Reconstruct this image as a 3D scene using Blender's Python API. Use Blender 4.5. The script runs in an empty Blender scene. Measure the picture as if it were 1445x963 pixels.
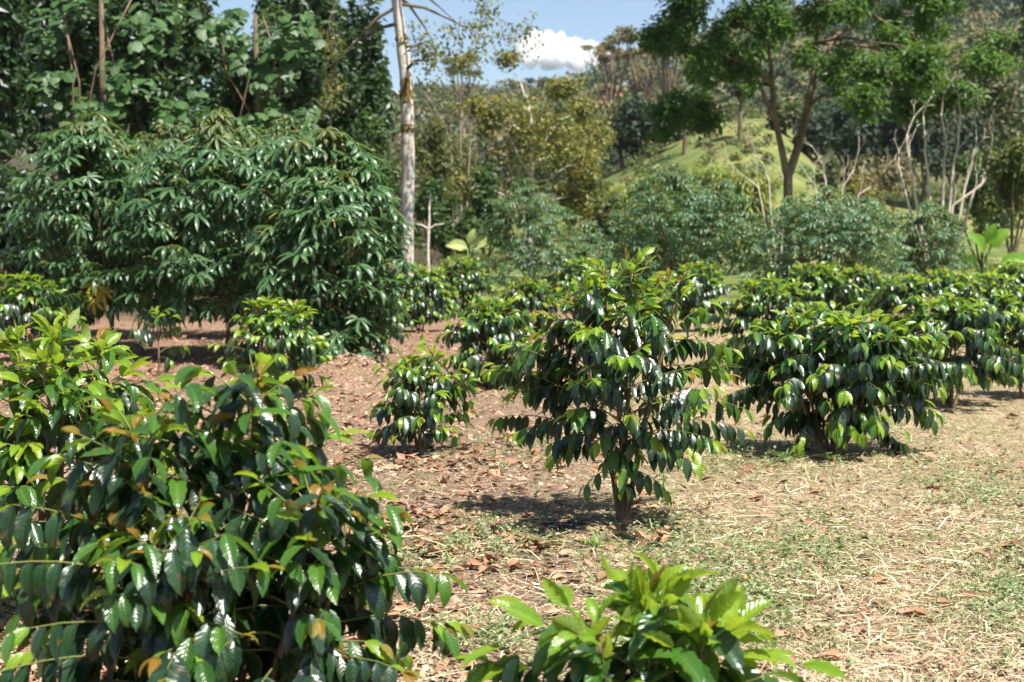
import bpy, math, random
import numpy as np
from mathutils import Matrix, Vector

# ------------------------------------------------------------------ camera, sky, sun, exposure
sc = bpy.context.scene
COL = sc.collection
F = 2007.0                       # focal length in pixels of the 1445 px wide photograph
PITCH = math.radians(4.02)
CAMH = 1.6
cam_d = bpy.data.cameras.new('camera')
cam = bpy.data.objects.new('camera', cam_d); COL.objects.link(cam)
cam.location = (0, 0, CAMH); cam.rotation_euler = (math.pi/2 - PITCH, 0, 0)
cam_d.sensor_width = 36.0; cam_d.lens = 36.0*F/1445.0
cam_d.clip_start = 0.1; cam_d.clip_end = 20000
cam_d.dof.use_dof = True; cam_d.dof.focus_distance = 7.2; cam_d.dof.aperture_fstop = 3.6
sc.camera = cam

SUN_EL, SUN_AZ = math.radians(60), math.radians(136)   # azimuth clockwise from +Y
sdir = Vector((math.cos(SUN_EL)*math.sin(SUN_AZ), math.cos(SUN_EL)*math.cos(SUN_AZ), math.sin(SUN_EL)))
w = bpy.data.worlds.new('World'); sc.world = w; w.use_nodes = True
nt = w.node_tree; bg = nt.nodes['Background']
sky = nt.nodes.new('ShaderNodeTexSky'); sky.sky_type = 'NISHITA'; sky.sun_disc = False
sky.sun_elevation = SUN_EL; sky.sun_rotation = SUN_AZ; sky.air_density = 1.0; sky.dust_density = 2.2; sky.altitude = 900
nt.links.new(sky.outputs[0], bg.inputs[0]); bg.inputs[1].default_value = 0.07
sl = bpy.data.lights.new('sun', 'SUN'); sl.energy = 5.0; sl.angle = math.radians(0.53); sl.color = (1, 0.955, 0.88)
so = bpy.data.objects.new('sun', sl); COL.objects.link(so); so.location = (20, -20, 40)
so.rotation_euler = sdir.to_track_quat('Z', 'Y').to_euler()
vs = sc.view_settings; vs.view_transform = 'Standard'; vs.look = 'None'; vs.gamma = 1; vs.exposure = 1.25
sc.cycles.max_bounces = 9; sc.cycles.diffuse_bounces = 1; sc.cycles.volume_bounces = 8; sc.cycles.transmission_bounces = 4; sc.cycles.transparent_max_bounces = 8
sc.cycles.use_denoising = True

RS = np.random.default_rng(11)
rnd = random.Random(7)

# ------------------------------------------------------------------ helpers
def at(px, py, d):
    """World point at depth y = d seen at photograph pixel (px, py)."""
    a = (px-722.5)/F; b = (481.5-py)/F
    v = np.array([a, math.cos(PITCH)+b*math.sin(PITCH), -math.sin(PITCH)+b*math.cos(PITCH)])
    return np.array([0, 0, CAMH]) + v*(d/v[1])

def hashn(ix, iy, seed):
    h = (ix.astype(np.int64)*374761393 + iy.astype(np.int64)*668265263 + seed*1442695041) & 0xffffffff
    h = ((h ^ (h >> 13))*1274126177) & 0xffffffff
    return ((h ^ (h >> 16)) & 0xffff)/65535.0
def noise(x, y, seed=0):
    x = np.asarray(x, float); y = np.asarray(y, float)
    ix = np.floor(x); iy = np.floor(y); fx = x-ix; fy = y-iy
    fx = fx*fx*(3-2*fx); fy = fy*fy*(3-2*fy)
    a = hashn(ix, iy, seed); b = hashn(ix+1, iy, seed); c = hashn(ix, iy+1, seed); d = hashn(ix+1, iy+1, seed)
    return (a*(1-fx)+b*fx)*(1-fy)+(c*(1-fx)+d*fx)*fy
def fbm(x, y, seed=0, o=4):
    s = 0; a = .5; t = 0
    for k in range(o):
        s = s+a*noise(x*2**k, y*2**k, seed+k*17); t += a; a *= .5
    return s/t
def sstep(a, b, x):
    t = np.clip((x-a)/(b-a), 0, 1); return t*t*(3-2*t)

RIDGE_PX = [-600, 400, 560, 700, 800, 860, 940, 1050, 1200, 1350, 1445, 2200]
RIDGE_EL = [.080, .085, .088, .088, .092, .102, .116, .130, .134, .140, .152, .22]
def ground(x, y):
    x = np.asarray(x, float); y = np.asarray(y, float)
    yy = np.maximum(y, 1.0)
    px = 722.5+F*x/yy
    n = .06*(fbm(x*.9, y*.9, 3, 3)-.5)+.05*(fbm(x*3.2, y*3.2, 5, 4)-.5)
    n = n*(1+sstep(15, 60, y)*4)
    r = np.hypot(x, y)
    el = np.interp(px, RIDGE_PX, RIDGE_EL)
    hill = el*r*sstep(115, 360, r)*sstep(60, 140, y) * (1+.10*(fbm(x*.012, y*.012, 9, 4)-.5)*2)
    hill = np.where(y > 60, hill, 0)
    # grassy spur that rises to the right, behind the bamboo
    sp = 7.0*np.exp(-((px-1070)/np.where(px > 1070, 110., 210.))**2)*sstep(72, 118, y)*(1-sstep(128, 190, y))
    sp2 = 4.6*sstep(66, 120, y)*sstep(500, 900, px)*(1-sstep(150, 240, y)*.5)
    # heap of loose soil by the cassava
    mx, my = MOUND
    md = .34*np.exp(-(((x-mx)/.62)**2+((y-my)/.7)**2))*(1+.5*(fbm(x*5, y*5, 33, 3)-.5))
    far = .20*sstep(18, 40, y)*(fbm(x*.15, y*.15, 8, 2)-.5)
    return n+hill+np.where(y > 60, sp+sp2, 0)+md+far
MOUND = (at(490, 535, 15.5)[0], 15.5)
def gz(x, y): return float(ground(x, y))

def shader(name):
    m = bpy.data.materials.new(name); m.use_nodes = True
    nt = m.node_tree; b = nt.nodes['Principled BSDF']; return m, nt, b
def N(nt, t, **k):
    n = nt.nodes.new(t)
    for a, v in k.items(): setattr(n, a, v)
    return n
def ramp(nt, fac, stops):
    r = N(nt, 'ShaderNodeValToRGB'); e = r.color_ramp.elements
    e[0].position = stops[0][0]; e[0].color = (*stops[0][1], 1)
    e[1].position = stops[-1][0]; e[1].color = (*stops[-1][1], 1)
    for p, c in stops[1:-1]:
        q = e.new(p); q.color = (*c, 1)
    nt.links.new(fac, r.inputs[0]); return r.outputs[0]
def mixc(nt, f, a, b, mode='MIX'):
    m = N(nt, 'ShaderNodeMix', data_type='RGBA', blend_type=mode)
    for s, v in ((m.inputs[0], f), (m.inputs[6], a), (m.inputs[7], b)):
        if isinstance(v, (int, float)): s.default_value = v
        elif isinstance(v, tuple): s.default_value = (*v, 1)
        else: nt.links.new(v, s)
    return m.outputs[2]
def mth(nt, op, a, b=None, c=None):
    m = N(nt, 'ShaderNodeMath', operation=op)
    for i, v in enumerate((a, b, c)):
        if v is None: continue
        if isinstance(v, (int, float)): m.inputs[i].default_value = v
        else: nt.links.new(v, m.inputs[i])
    return m.outputs[0]

def leaf_mat(name, cols, rough=.35, trans=.25, tcol=(.25, .4, .04), veins=0.0, bump=.0, spec=.5, nveins=9, blotch=0.0):
    """Leaf material: random tint per leaf, pale midrib and side veins from the UV, a share of translucency."""
    m, nt, b = shader(name); L = nt.links
    gi = N(nt, 'ShaderNodeNewGeometry'); oi = N(nt, 'ShaderNodeObjectInfo')
    r = mth(nt, 'FRACT', mth(nt, 'ADD', gi.outputs['Random Per Island'], oi.outputs['Random']))
    k = len(cols)-1
    col = ramp(nt, r, [(i/max(k, 1), c) for i, c in enumerate(cols)])
    if veins or bump:
        tc = N(nt, 'ShaderNodeUVMap'); sx = N(nt, 'ShaderNodeSeparateXYZ'); L.new(tc.outputs[0], sx.inputs[0])
        au = mth(nt, 'ABSOLUTE', mth(nt, 'SUBTRACT', sx.outputs[0], .5))
        rib = mth(nt, 'SUBTRACT', 1.0, mth(nt, 'MULTIPLY', au, 22)); rib = mth(nt, 'MAXIMUM', rib, 0)
        ph = mth(nt, 'MULTIPLY', mth(nt, 'SUBTRACT', sx.outputs[1], mth(nt, 'MULTIPLY', au, .36)), nveins*2*math.pi)
        sv = mth(nt, 'COSINE', ph)
        line = mth(nt, 'POWER', mth(nt, 'MAXIMUM', sv, 0), 14)
        allv = mth(nt, 'MAXIMUM', rib, mth(nt, 'MULTIPLY', line, .45))
        if veins: col = mixc(nt, mth(nt, 'MULTIPLY', allv, veins), col, tuple(min(1, c*2.2+.03) for c in cols[-1]))
        if bump:
            bp = N(nt, 'ShaderNodeBump'); bp.inputs['Strength'].default_value = bump; bp.inputs['Distance'].default_value = .004
            L.new(mth(nt, 'SUBTRACT', mth(nt, 'MULTIPLY', sv, -.5), mth(nt, 'MULTIPLY', rib, .8)), bp.inputs['Height'])
            L.new(bp.outputs[0], b.inputs['Normal'])
    if blotch:
        no = N(nt, 'ShaderNodeTexNoise'); no.inputs['Scale'].default_value = 30; tg = N(nt, 'ShaderNodeNewGeometry')
        L.new(tg.outputs['Position'], no.inputs['Vector'])
        f = mth(nt, 'MULTIPLY', mth(nt, 'MAXIMUM', mth(nt, 'SUBTRACT', no.outputs[0], .6), 0), blotch*8)
        col = mixc(nt, mth(nt, 'MINIMUM', f, 1), col, (.16, .10, .03))
    # paler underside
    col2 = mixc(nt, mth(nt, 'MULTIPLY', gi.outputs['Backfacing'], .35), col, (.14, .19, .08))
    L.new(col2, b.inputs['Base Color'])
    b.inputs['Roughness'].default_value = rough
    rr = mth(nt, 'ADD', rough, mth(nt, 'MULTIPLY', gi.outputs['Backfacing'], .3)); L.new(rr, b.inputs['Roughness'])
    b.inputs['Specular IOR Level'].default_value = spec
    if trans:
        tr = N(nt, 'ShaderNodeBsdfTranslucent')
        L.new(mixc(nt, .6, mixc(nt, 1.0, col, (2.6, 2.6, 1.2), 'MULTIPLY'), tcol), tr.inputs[0])
        mx = N(nt, 'ShaderNodeMixShader'); mx.inputs[0].default_value = trans
        L.new(b.outputs[0], mx.inputs[1]); L.new(tr.outputs[0], mx.inputs[2])
        L.new(mx.outputs[0], nt.nodes['Material Output'].inputs[0])
    return m

def plain_mat(name, cols, rough=.8, scale=6, stretch=(1, 1, 1), bump=.3, dist=.01, isl=False, spec=.3):
    m, nt, b = shader(name); L = nt.links
    tc = N(nt, 'ShaderNodeTexCoord'); mp = N(nt, 'ShaderNodeMapping'); mp.inputs['Scale'].default_value = stretch
    L.new(tc.outputs['Object'], mp.inputs[0])
    no = N(nt, 'ShaderNodeTexNoise'); no.inputs['Scale'].default_value = scale; no.inputs['Detail'].default_value = 7; no.inputs['Roughness'].default_value = .65
    L.new(mp.outputs[0], no.inputs['Vector'])
    f = no.outputs[0]
    if isl:
        gi = N(nt, 'ShaderNodeNewGeometry'); oi = N(nt, 'ShaderNodeObjectInfo')
        r = mth(nt, 'FRACT', mth(nt, 'ADD', gi.outputs['Random Per Island'], oi.outputs['Random']))
        f = mth(nt, 'ADD', mth(nt, 'MULTIPLY', f, .35), mth(nt, 'MULTIPLY', r, .65))
    k = len(cols)-1; lo, hi = (.32, .68) if not isl else (.12, .88)
    L.new(ramp(nt, f, [(lo+(hi-lo)*i/k, c) for i, c in enumerate(cols)]), b.inputs['Base Color'])
    b.inputs['Roughness'].default_value = rough; b.inputs['Specular IOR Level'].default_value = spec
    if bump:
        bp = N(nt, 'ShaderNodeBump'); bp.inputs['Strength'].default_value = bump; bp.inputs['Distance'].default_value = dist
        L.new(no.outputs[0], bp.inputs['Height']); L.new(bp.outputs[0], b.inputs['Normal'])
    return m

# ------------------------------------------------------------------ materials
M = {}
M['coffee_mature'] = leaf_mat('coffee_leaf_mature', [(.006, .017, .008), (.010, .029, .011), (.017, .048, .015)], .30, .08, (.12, .28, .02), .30, .13, .6, blotch=.5)
M['coffee_mid'] = leaf_mat('coffee_leaf_green', [(0.021, 0.074, 0.011), (0.036, 0.104, 0.014), (0.060, 0.140, 0.016)], .28, .28, (.30, .50, .03), .30, .22, .65, blotch=.25)
M['coffee_lime'] = leaf_mat('coffee_leaf_young_lime', [(0.107, 0.213, 0.016), (0.148, 0.246, 0.016), (0.180, 0.246, 0.021)], .27, .34, (.50, .62, .05), .3, .22, .6)
M['coffee_bronze'] = leaf_mat('coffee_leaf_new_bronze', [(.16, .17, .02), (.20, .13, .018), (.21, .10, .018)], .3, .34, (.55, .36, .04), .3, .5, .5)
COFFEE = [M['coffee_mature'], M['coffee_mid'], M['coffee_lime'], M['coffee_bronze']]
M['cassava'] = leaf_mat('cassava_leaf', [(0.026, 0.069, 0.028), (0.045, 0.102, 0.040), (0.079, 0.145, 0.056)], .34, .22, (.20, .36, .06), .5, .2, .45, nveins=6)
M['cassava_new'] = leaf_mat('cassava_leaf_new', [(0.064, 0.104, 0.028), (0.080, 0.112, 0.032), (0.096, 0.120, 0.040)], .45, .25, (.30, .36, .06), .4, .2, .4, nveins=6)
M['cassava_old'] = leaf_mat('cassava_leaf_yellowed', [(.42, .33, .05), (.50, .38, .06)], .5, .3, (.6, .5, .1), .2, .2, .4)
M['petiole'] = plain_mat('petiole_pale_red', [(.30, .16, .07), (.36, .30, .10), (.40, .34, .14)], .5, 3, bump=0)
M['stem'] = plain_mat('coffee_stem_bark', [(.10, .065, .04), (.17, .115, .075), (.24, .18, .12)], .8, 25, (1, 1, .3), .6, .004)
M['twig'] = plain_mat('coffee_green_twig', [(.09, .14, .03), (.14, .15, .04), (.16, .11, .05)], .6, 9, bump=.2)
M['cassava_stem'] = plain_mat('cassava_stem_bark', [(.08, .05, .03), (.14, .095, .06), (.20, .14, .09)], .75, 12, (1, 1, .4), .6, .01)
M['pale_bark'] = plain_mat('pale_smooth_bark', [(.22, .18, .14), (.44, .39, .33), (.56, .51, .45), (.64, .59, .54)], .8, 4.5, (1, 1, 1.6), .8, .03)
M['moss_bark'] = plain_mat('mossy_bark_patch', [(.07, .04, .015), (.16, .10, .03), (.22, .18, .05)], .95, 9, (1, 1, 1), .8, .03)
M['stem_grey'] = plain_mat('grey_brown_bark', [(.16, .13, .10), (.26, .21, .16), (.36, .30, .24)], .9, 4)
M['brown_bark'] = plain_mat('brown_bark', [(.06, .04, .025), (.13, .095, .06), (.22, .17, .11)], .9, 5, (1, 1, .3), .8, .03)
M['grey_bark'] = plain_mat('bare_grey_bark', [(.34, .28, .22), (.52, .45, .37), (.64, .57, .48)], .85, 4, (1, 1, .4), .5, .02)
M['dark_tree'] = leaf_mat('dark_tree_leaf', [(0.007, 0.026, 0.007), (0.013, 0.039, 0.011), (0.022, 0.054, 0.013)], .45, .2, (.12, .24, .03))
M['vine'] = leaf_mat('vine_leaf', [(0.019, 0.053, 0.014), (0.034, 0.084, 0.019), (0.059, 0.115, 0.031)], .5, .28, (.24, .42, .08), .35, .0, .4, nveins=5)
M['shade_tree'] = leaf_mat('shade_tree_leaf', [(0.017, 0.047, 0.012), (0.034, 0.089, 0.017), (0.072, 0.145, 0.024)], .5, .35, (.24, .42, .03), spec=.35)
M['olive_tree'] = leaf_mat('olive_tree_leaf', [(0.045, 0.064, 0.017), (0.075, 0.094, 0.021), (0.112, 0.124, 0.026)], .55, .3, (.34, .38, .06))
M['yellow_tree'] = leaf_mat('yellowing_tree_leaf', [(0.120, 0.120, 0.028), (0.192, 0.168, 0.032), (0.272, 0.216, 0.040)], .55, .3, (.5, .45, .08))
M['green_bush'] = leaf_mat('green_bush_leaf', [(0.025, 0.059, 0.014), (0.042, 0.087, 0.020), (0.063, 0.112, 0.025)], .5, .28, (.24, .38, .06))
M['hill_leaf'] = leaf_mat('hill_forest_leaf', [(0.034, 0.060, 0.022), (0.064, 0.089, 0.029), (0.102, 0.111, 0.036), (0.136, 0.106, 0.051)], .7, .15, (.2, .25, .05))
M['hill_dark'] = leaf_mat('hill_dark_leaf', [(0.011, 0.025, 0.013), (0.018, 0.036, 0.017), (0.025, 0.046, 0.020)], .7, .12, (.1, .18, .04))
M['hill_brown'] = leaf_mat('hill_brown_leaf', [(.11, .10, .042), (.16, .135, .055), (.21, .15, .07)], .8, .15, (.3, .22, .08))
M['hill_red'] = leaf_mat('hill_reddish_leaf', [(.22, .10, .06), (.28, .13, .08), (.20, .12, .07)], .8, .1, (.3, .2, .1))
M['bamboo'] = leaf_mat('bamboo_leaf', [(0.108, 0.144, 0.022), (0.158, 0.194, 0.029), (0.216, 0.245, 0.043)], .5, .3, (.45, .5, .1))
M['big_leaf'] = leaf_mat('broad_bright_leaf', [(.11, .24, .03), (.15, .29, .03)], .45, .45, (.40, .60, .05), .3, .2, .4, nveins=12)
M['pale_leaf'] = leaf_mat('broad_pale_leaf', [(.30, .36, .12), (.36, .42, .16)], .5, .35, (.5, .55, .2), .3, .2, .4)
M['dry_leaf'] = plain_mat('dry_fallen_leaf', [(.11, .055, .03), (.23, .115, .065), (.36, .185, .11), (.44, .30, .18)], .7, 14, bump=.4, dist=.004, isl=True)
M['straw'] = plain_mat('dry_straw', [(.16, .10, .06), (.40, .30, .18), (.58, .47, .29), (.68, .58, .40)], .75, 20, bump=0, isl=True)
M['grass'] = leaf_mat('green_grass_blade', [(.08, .15, .03), (.14, .21, .05), (.22, .27, .08)], .6, .25, (.3, .4, .08))
M['weed'] = leaf_mat('low_weed_leaf', [(.11, .15, .06), (.17, .22, .09), (.26, .30, .15)], .55, .25, (.26, .40, .1))
M['flower'] = plain_mat('yellow_petal', [(.75, .38, .01), (.85, .5, .02)], .6, 5, bump=0)
M['clod'] = plain_mat('soil_clod', [(.22, .13, .085), (.34, .21, .14), (.42, .28, .19)], .95, 18, bump=.8, dist=.01, isl=True)
M['log'] = plain_mat('bleached_log', [(.30, .20, .13), (.46, .35, .25), (.56, .46, .35)], .85, 9, (.3, 1, 1), .7, .01)
M['char'] = plain_mat('charred_debris', [(.01, .01, .012), (.03, .03, .035), (.12, .12, .14)], .5, 20, bump=.7, dist=.01)

def ground_mat():
    m, nt, b = shader('soil_and_dry_grass'); L = nt.links
    g = N(nt, 'ShaderNodeNewGeometry'); P = g.outputs['Position']
    sx = N(nt, 'ShaderNodeSeparateXYZ'); L.new(P, sx.inputs[0]); X, Y = sx.outputs[0], sx.outputs[1]
    def no(s, d=6, r=.6):
        n = N(nt, 'ShaderNodeTexNoise'); n.inputs['Scale'].default_value = s; n.inputs['Detail'].default_value = d; n.inputs['Roughness'].default_value = r
        L.new(P, n.inputs['Vector']); return n.outputs[0]
    fine = no(38, 8, .75); midn = no(7, 6, .65); big = no(.9, 4, .55); grit = no(150, 3, .6)
    soil = ramp(nt, fine, [(.36, (.06, .038, .025)), (.47, (.19, .125, .085)), (.57, (.31, .215, .15)), (.75, (.45, .335, .245))])
    pink = ramp(nt, fine, [(.36, (.065, .034, .023)), (.48, (.22, .12, .080)), (.6, (.34, .20, .138)), (.78, (.46, .31, .225))])
    straw = ramp(nt, fine, [(.37, (.08, .058, .030)), (.47, (.25, .19, .105)), (.57, (.41, .325, .185)), (.75, (.56, .46, .30))])
    green = ramp(nt, fine, [(.3, (.08, .10, .03)), (.5, (.16, .20, .06)), (.7, (.30, .30, .11))])
    # reddish litter towards the left and back, straw to the right
    fp = mth(nt, 'MULTIPLY', N_map(nt, mth(nt, 'ADD', mth(nt, 'MULTIPLY', X, -.45), mth(nt, 'ADD', mth(nt, 'MULTIPLY', Y, .075), mth(nt, 'MULTIPLY', big, 1.6))), 1.7, 3.4), .5)
    fs = N_map(nt, mth(nt, 'ADD', mth(nt, 'SUBTRACT', X, mth(nt, 'MULTIPLY', Y, .05)), mth(nt, 'MULTIPLY', midn, 1.6)), .5, 1.5)
    c = mixc(nt, fp, soil, pink); c = mixc(nt, mth(nt, 'MULTIPLY', fs, .85), c, straw)
    fg = N_map(nt, mth(nt, 'ADD', midn, mth(nt, 'MULTIPLY', big, .6)), .86, 1.02)
    c = mixc(nt, mth(nt, 'MULTIPLY', fg, .45), c, green)
    # beyond the plot: undergrowth, then dry pasture slopes
    fa = N_map(nt, mth(nt, 'ADD', Y, mth(nt, 'MULTIPLY', big, 6)), 34, 42)
    n2 = N(nt, 'ShaderNodeTexNoise'); n2.inputs['Scale'].default_value = .16; n2.inputs['Detail'].default_value = 10; n2.inputs['Roughness'].default_value = .8
    L.new(P, n2.inputs['Vector'])
    past = ramp(nt, n2.outputs[0], [(.36, (.04, .065, .02)), (.46, (.09, .12, .033)), (.56, (.16, .175, .055)), (.68, (.25, .21, .09))])
    c = mixc(nt, fa, c, past)
    fh = N_map(nt, mth(nt, 'ADD', Y, mth(nt, 'MULTIPLY', big, 20)), 165, 190)
    c = mixc(nt, fh, c, ramp(nt, n2.outputs[0], [(.3, (.05, .07, .025)), (.5, (.10, .11, .045)), (.7, (.19, .14, .07))]))
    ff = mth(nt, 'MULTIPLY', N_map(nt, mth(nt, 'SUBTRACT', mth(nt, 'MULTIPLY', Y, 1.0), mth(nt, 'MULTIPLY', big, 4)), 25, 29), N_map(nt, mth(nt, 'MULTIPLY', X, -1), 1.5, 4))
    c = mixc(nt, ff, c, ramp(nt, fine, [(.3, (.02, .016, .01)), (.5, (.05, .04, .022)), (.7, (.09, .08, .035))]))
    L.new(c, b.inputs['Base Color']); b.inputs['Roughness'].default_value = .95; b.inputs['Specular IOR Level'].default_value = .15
    bp = N(nt, 'ShaderNodeBump'); bp.inputs['Strength'].default_value = .9; bp.inputs['Distance'].default_value = .03
    L.new(mth(nt, 'ADD', fine, mth(nt, 'MULTIPLY', grit, .35)), bp.inputs['Height']); L.new(bp.outputs[0], b.inputs['Normal'])
    return m
def N_map(nt, v, a, b_):
    n = N(nt, 'ShaderNodeMapRange'); n.inputs[1].default_value = a; n.inputs[2].default_value = b_
    n.interpolation_type = 'SMOOTHSTEP'; nt.links.new(v, n.inputs[0]); return n.outputs[0]

# ------------------------------------------------------------------ mesh building
def make_mesh(name, V, T, mats, mi=None, uv=None, smooth=True):
    """V (n,3), T (m,k) with k = 3 or 4."""
    me = bpy.data.meshes.new(name)
    V = np.ascontiguousarray(V, dtype=np.float32); T = np.ascontiguousarray(T, dtype=np.int32)
    m, k = T.shape
    me.vertices.add(len(V)); me.vertices.foreach_set('co', V.ravel())
    me.loops.add(m*k); me.loops.foreach_set('vertex_index', T.ravel())
    me.polygons.add(m); me.polygons.foreach_set('loop_start', np.arange(m, dtype=np.int32)*k)
    try: me.polygons.foreach_set('loop_total', np.full(m, k, dtype=np.int32))
    except Exception: pass
    for a in (mats if isinstance(mats, (list, tuple)) else [mats]): me.materials.append(a)
    if mi is not None: me.polygons.foreach_set('material_index', np.ascontiguousarray(mi, dtype=np.int32))
    me.polygons.foreach_set('use_smooth', np.full(m, smooth, dtype=bool))
    if uv is not None:
        l = me.uv_layers.new(name='UVMap'); l.data.foreach_set('uv', np.ascontiguousarray(uv[T.ravel()], dtype=np.float32).ravel())
    me.update(calc_edges=True); return me
def link(name, me, parent=None, base=None):
    o = bpy.data.objects.new(name, me); COL.objects.link(o)
    if parent is not None: o.parent = parent
    return o
def props(o, label=None, cat=None, group=None, kind=None):
    for k, v in (('label', label), ('category', cat), ('group', group), ('kind', kind)):
        if v: o[k] = v
    return o
def empty(name, loc, label, cat, group=None):
    o = bpy.data.objects.new(name, None); COL.objects.link(o); o.location = loc; o.empty_display_size = .2
    return props(o, label, cat, group)

class Leaf:
    """A leaf template: axis +Y, upper face +Z, length 1."""
    def __init__(s, V, Q, uv): s.V, s.Q, s.uv = np.array(V, float), np.array(Q, int), np.array(uv, float)
def blade(rows, cols, width, droop, fold, wave=0., nw=5, peak=.42, petiole=0., tipdrip=.0, twist=0., seed=0):
    r = random.Random(seed); V = []; uv = []; Q = []
    for i in range(rows):
        t = i/(rows-1)
        ww = width*(math.sin(math.pi*min(1, t**(math.log(.5)/math.log(peak)))))**.85 if 0 < t < 1 else 0
        ww = max(ww, .006)
        if tipdrip and t > 1-tipdrip: ww *= .55
        a = droop*t
        y0 = math.sin(a)/droop if abs(droop) > 1e-3 else t
        z0 = -(1-math.cos(a))/droop if abs(droop) > 1e-3 else 0
        for j in range(cols):
            u = -1+2*j/(cols-1)
            z = abs(u)*fold*ww*2 + wave*math.sin(2*math.pi*nw*t+u*.9+seed)*abs(u)**1.5
            x = u*ww*(1+(5*wave*math.cos(2*math.pi*nw*t+u*1.7+seed) if 0 < t < .9 else 0))+twist*t*t
            # rotate the section with the droop
            V.append((x, y0+z*math.sin(a)*1.0+petiole, z0+z*math.cos(a))); uv.append(((u+1)/2, t))
    for i in range(rows-1):
        for j in range(cols-1):
            a = i*cols+j; Q.append((a, a+1, a+cols+1, a+cols))
    return Leaf(V, Q, uv)
def palmate(nl, rows, lw, droop, seed, lift=.25):
    r = random.Random(seed); V = []; Q = []; uv = []
    for k in range(nl):
        an = math.radians(-118+236*k/(nl-1))+r.uniform(-.06, .06)
        ln = (1-.38*abs(-1+2*k/(nl-1))**1.3)*r.uniform(.92, 1.06)
        b = blade(rows, 3, lw/ln, droop*r.uniform(.8, 1.25), .22, 0, peak=.56, seed=k)
        p = b.V*ln; c, s = math.cos(an), math.sin(an)
        X = p[:, 0]*c+p[:, 1]*s; Y = -p[:, 0]*s+p[:, 1]*c; Z = p[:, 2]+lift*np.hypot(p[:, 0], p[:, 1])*.3+.02*math.sin(k*3)
        o = len(V); V += list(zip(X, Y, Z)); uv += [tuple(u) for u in b.uv]; Q += [tuple(q+o for q in f) for f in b.Q]
    return Leaf(V, Q, uv)
def lobed(seed):
    """Broad lobed climbing leaf as a small fan."""
    r = random.Random(seed); V = [(0, .08, 0)]; uv = [(.5, .1)]; Q = []
    n = 14
    for i in range(n+1):
        a = -math.pi*.93+2*math.pi*.93*i/n
        rr = .62*(1+.16*math.cos(a*3))*(1+.25*math.cos(a))*(1 if i % 2 else .86)
        x, y = rr*math.sin(a), .42+rr*math.cos(a)
        V.append((x, y*.9, -.22*(x*x*1.3+(y-.4)**2)+r.uniform(-.02, .02))); uv.append((.5+x*.6, .1+max(0, y)*.8))
    V[0] = (0, .25, .02)
    for i in range(1, n, 2): Q.append((0, i+2 if i+2 <= n+1 else n+1, i+1, i))
    return Leaf(V, Q, uv)
def diamond(wd=.28, droop=.15):
    return Leaf([(0, 0, 0), (wd, .45, .05), (0, 1, -droop), (-wd, .45, .05)], [(0, 1, 2, 3)], [(.5, 0), (1, .5), (.5, 1), (0, .5)])

def frames(d, n):
    d = d/np.linalg.norm(d, axis=1, keepdims=True)
    X = np.cross(d, n); l = np.linalg.norm(X, axis=1, keepdims=True); X = np.where(l > 1e-4, X/np.maximum(l, 1e-6), np.array([1., 0, 0]))
    Z = np.cross(X, d); return np.stack([X, d, Z], axis=2)   # columns
def stamp(leaf, P, R, S, mi=None):
    """All copies of a template in one array."""
    n = len(P); V = np.einsum('nij,kj->nki', R, leaf.V)*S[:, None, None]+P[:, None, :]
    k = len(leaf.V); Q = leaf.Q[None]+(np.arange(n)*k)[:, None, None]
    uv = np.tile(leaf.uv, (n, 1)); m = np.repeat(mi, len(leaf.Q)) if mi is not None else None
    return V.reshape(-1, 3), Q.reshape(-1, leaf.Q.shape[1]), uv, m
def join(parts):
    V, Q, U, Mi = [], [], [], []; o = 0
    for v, q, u, m in parts:
        if len(v) == 0: continue
        V.append(v); Q.append(q+o); U.append(u); Mi.append(m if m is not None else np.zeros(len(q), int)); o += len(v)
    return np.concatenate(V), np.concatenate(Q), np.concatenate(U), np.concatenate(Mi)

class Tubes:
    def __init__(s): s.V = []; s.Q = []; s.U = []; s.n = 0
    def add(s, pts, radii, sides=6, cap=True):
        pts = np.asarray(pts, float); n = len(pts)
        if np.isscalar(radii): radii = [radii]*n
        T = np.gradient(pts, axis=0); T /= np.maximum(np.linalg.norm(T, axis=1, keepdims=True), 1e-9)
        ref = np.array([1., 0, 0]) if abs(T[0][2]) > .6 else np.array([0, 0, 1.])
        A = np.cross(T, ref); A /= np.maximum(np.linalg.norm(A, axis=1, keepdims=True), 1e-9); B = np.cross(T, A)
        an = np.arange(sides)*2*math.pi/sides
        V = pts[:, None, :]+(A[:, None, :]*np.cos(an)[None, :, None]+B[:, None, :]*np.sin(an)[None, :, None])*np.asarray(radii)[:, None, None]
        V = V.reshape(-1, 3); j = np.arange(sides); q = []
        for i in range(n-1):
            a = i*sides; q.append(np.stack([a+j, a+(j+1) % sides, a+sides+(j+1) % sides, a+sides+j], 1))
        if cap:
            V = np.vstack([V, pts[-1:]+T[-1:]*radii[-1]*.3]); c = len(V)-1; a = (n-1)*sides
            q.append(np.stack([a+j, a+(j+1) % sides, np.full(sides, c), np.full(sides, c)], 1)[:, :4])
        Q = np.concatenate(q); 
        # a cap face written as a quad must not repeat a vertex: keep caps as thin quads over a doubled tip
        if cap:
            V = np.vstack([V, V[c:c+1]+T[-1:]*radii[-1]*.02]); Q[-sides:, 3] = c+1
            Q[-sides:, 2] = c
        s.V.append(V); s.Q.append(Q+s.n); s.U.append(np.zeros((len(V), 2))); s.n += len(V)
    def build(s, name, mat, parent=None, off=None):
        if not s.V: return None
        V = np.concatenate(s.V); 
        if off is not None: V = V-np.asarray(off)
        return link(name, make_mesh(name, V, np.concatenate(s.Q), mat), parent)

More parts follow.
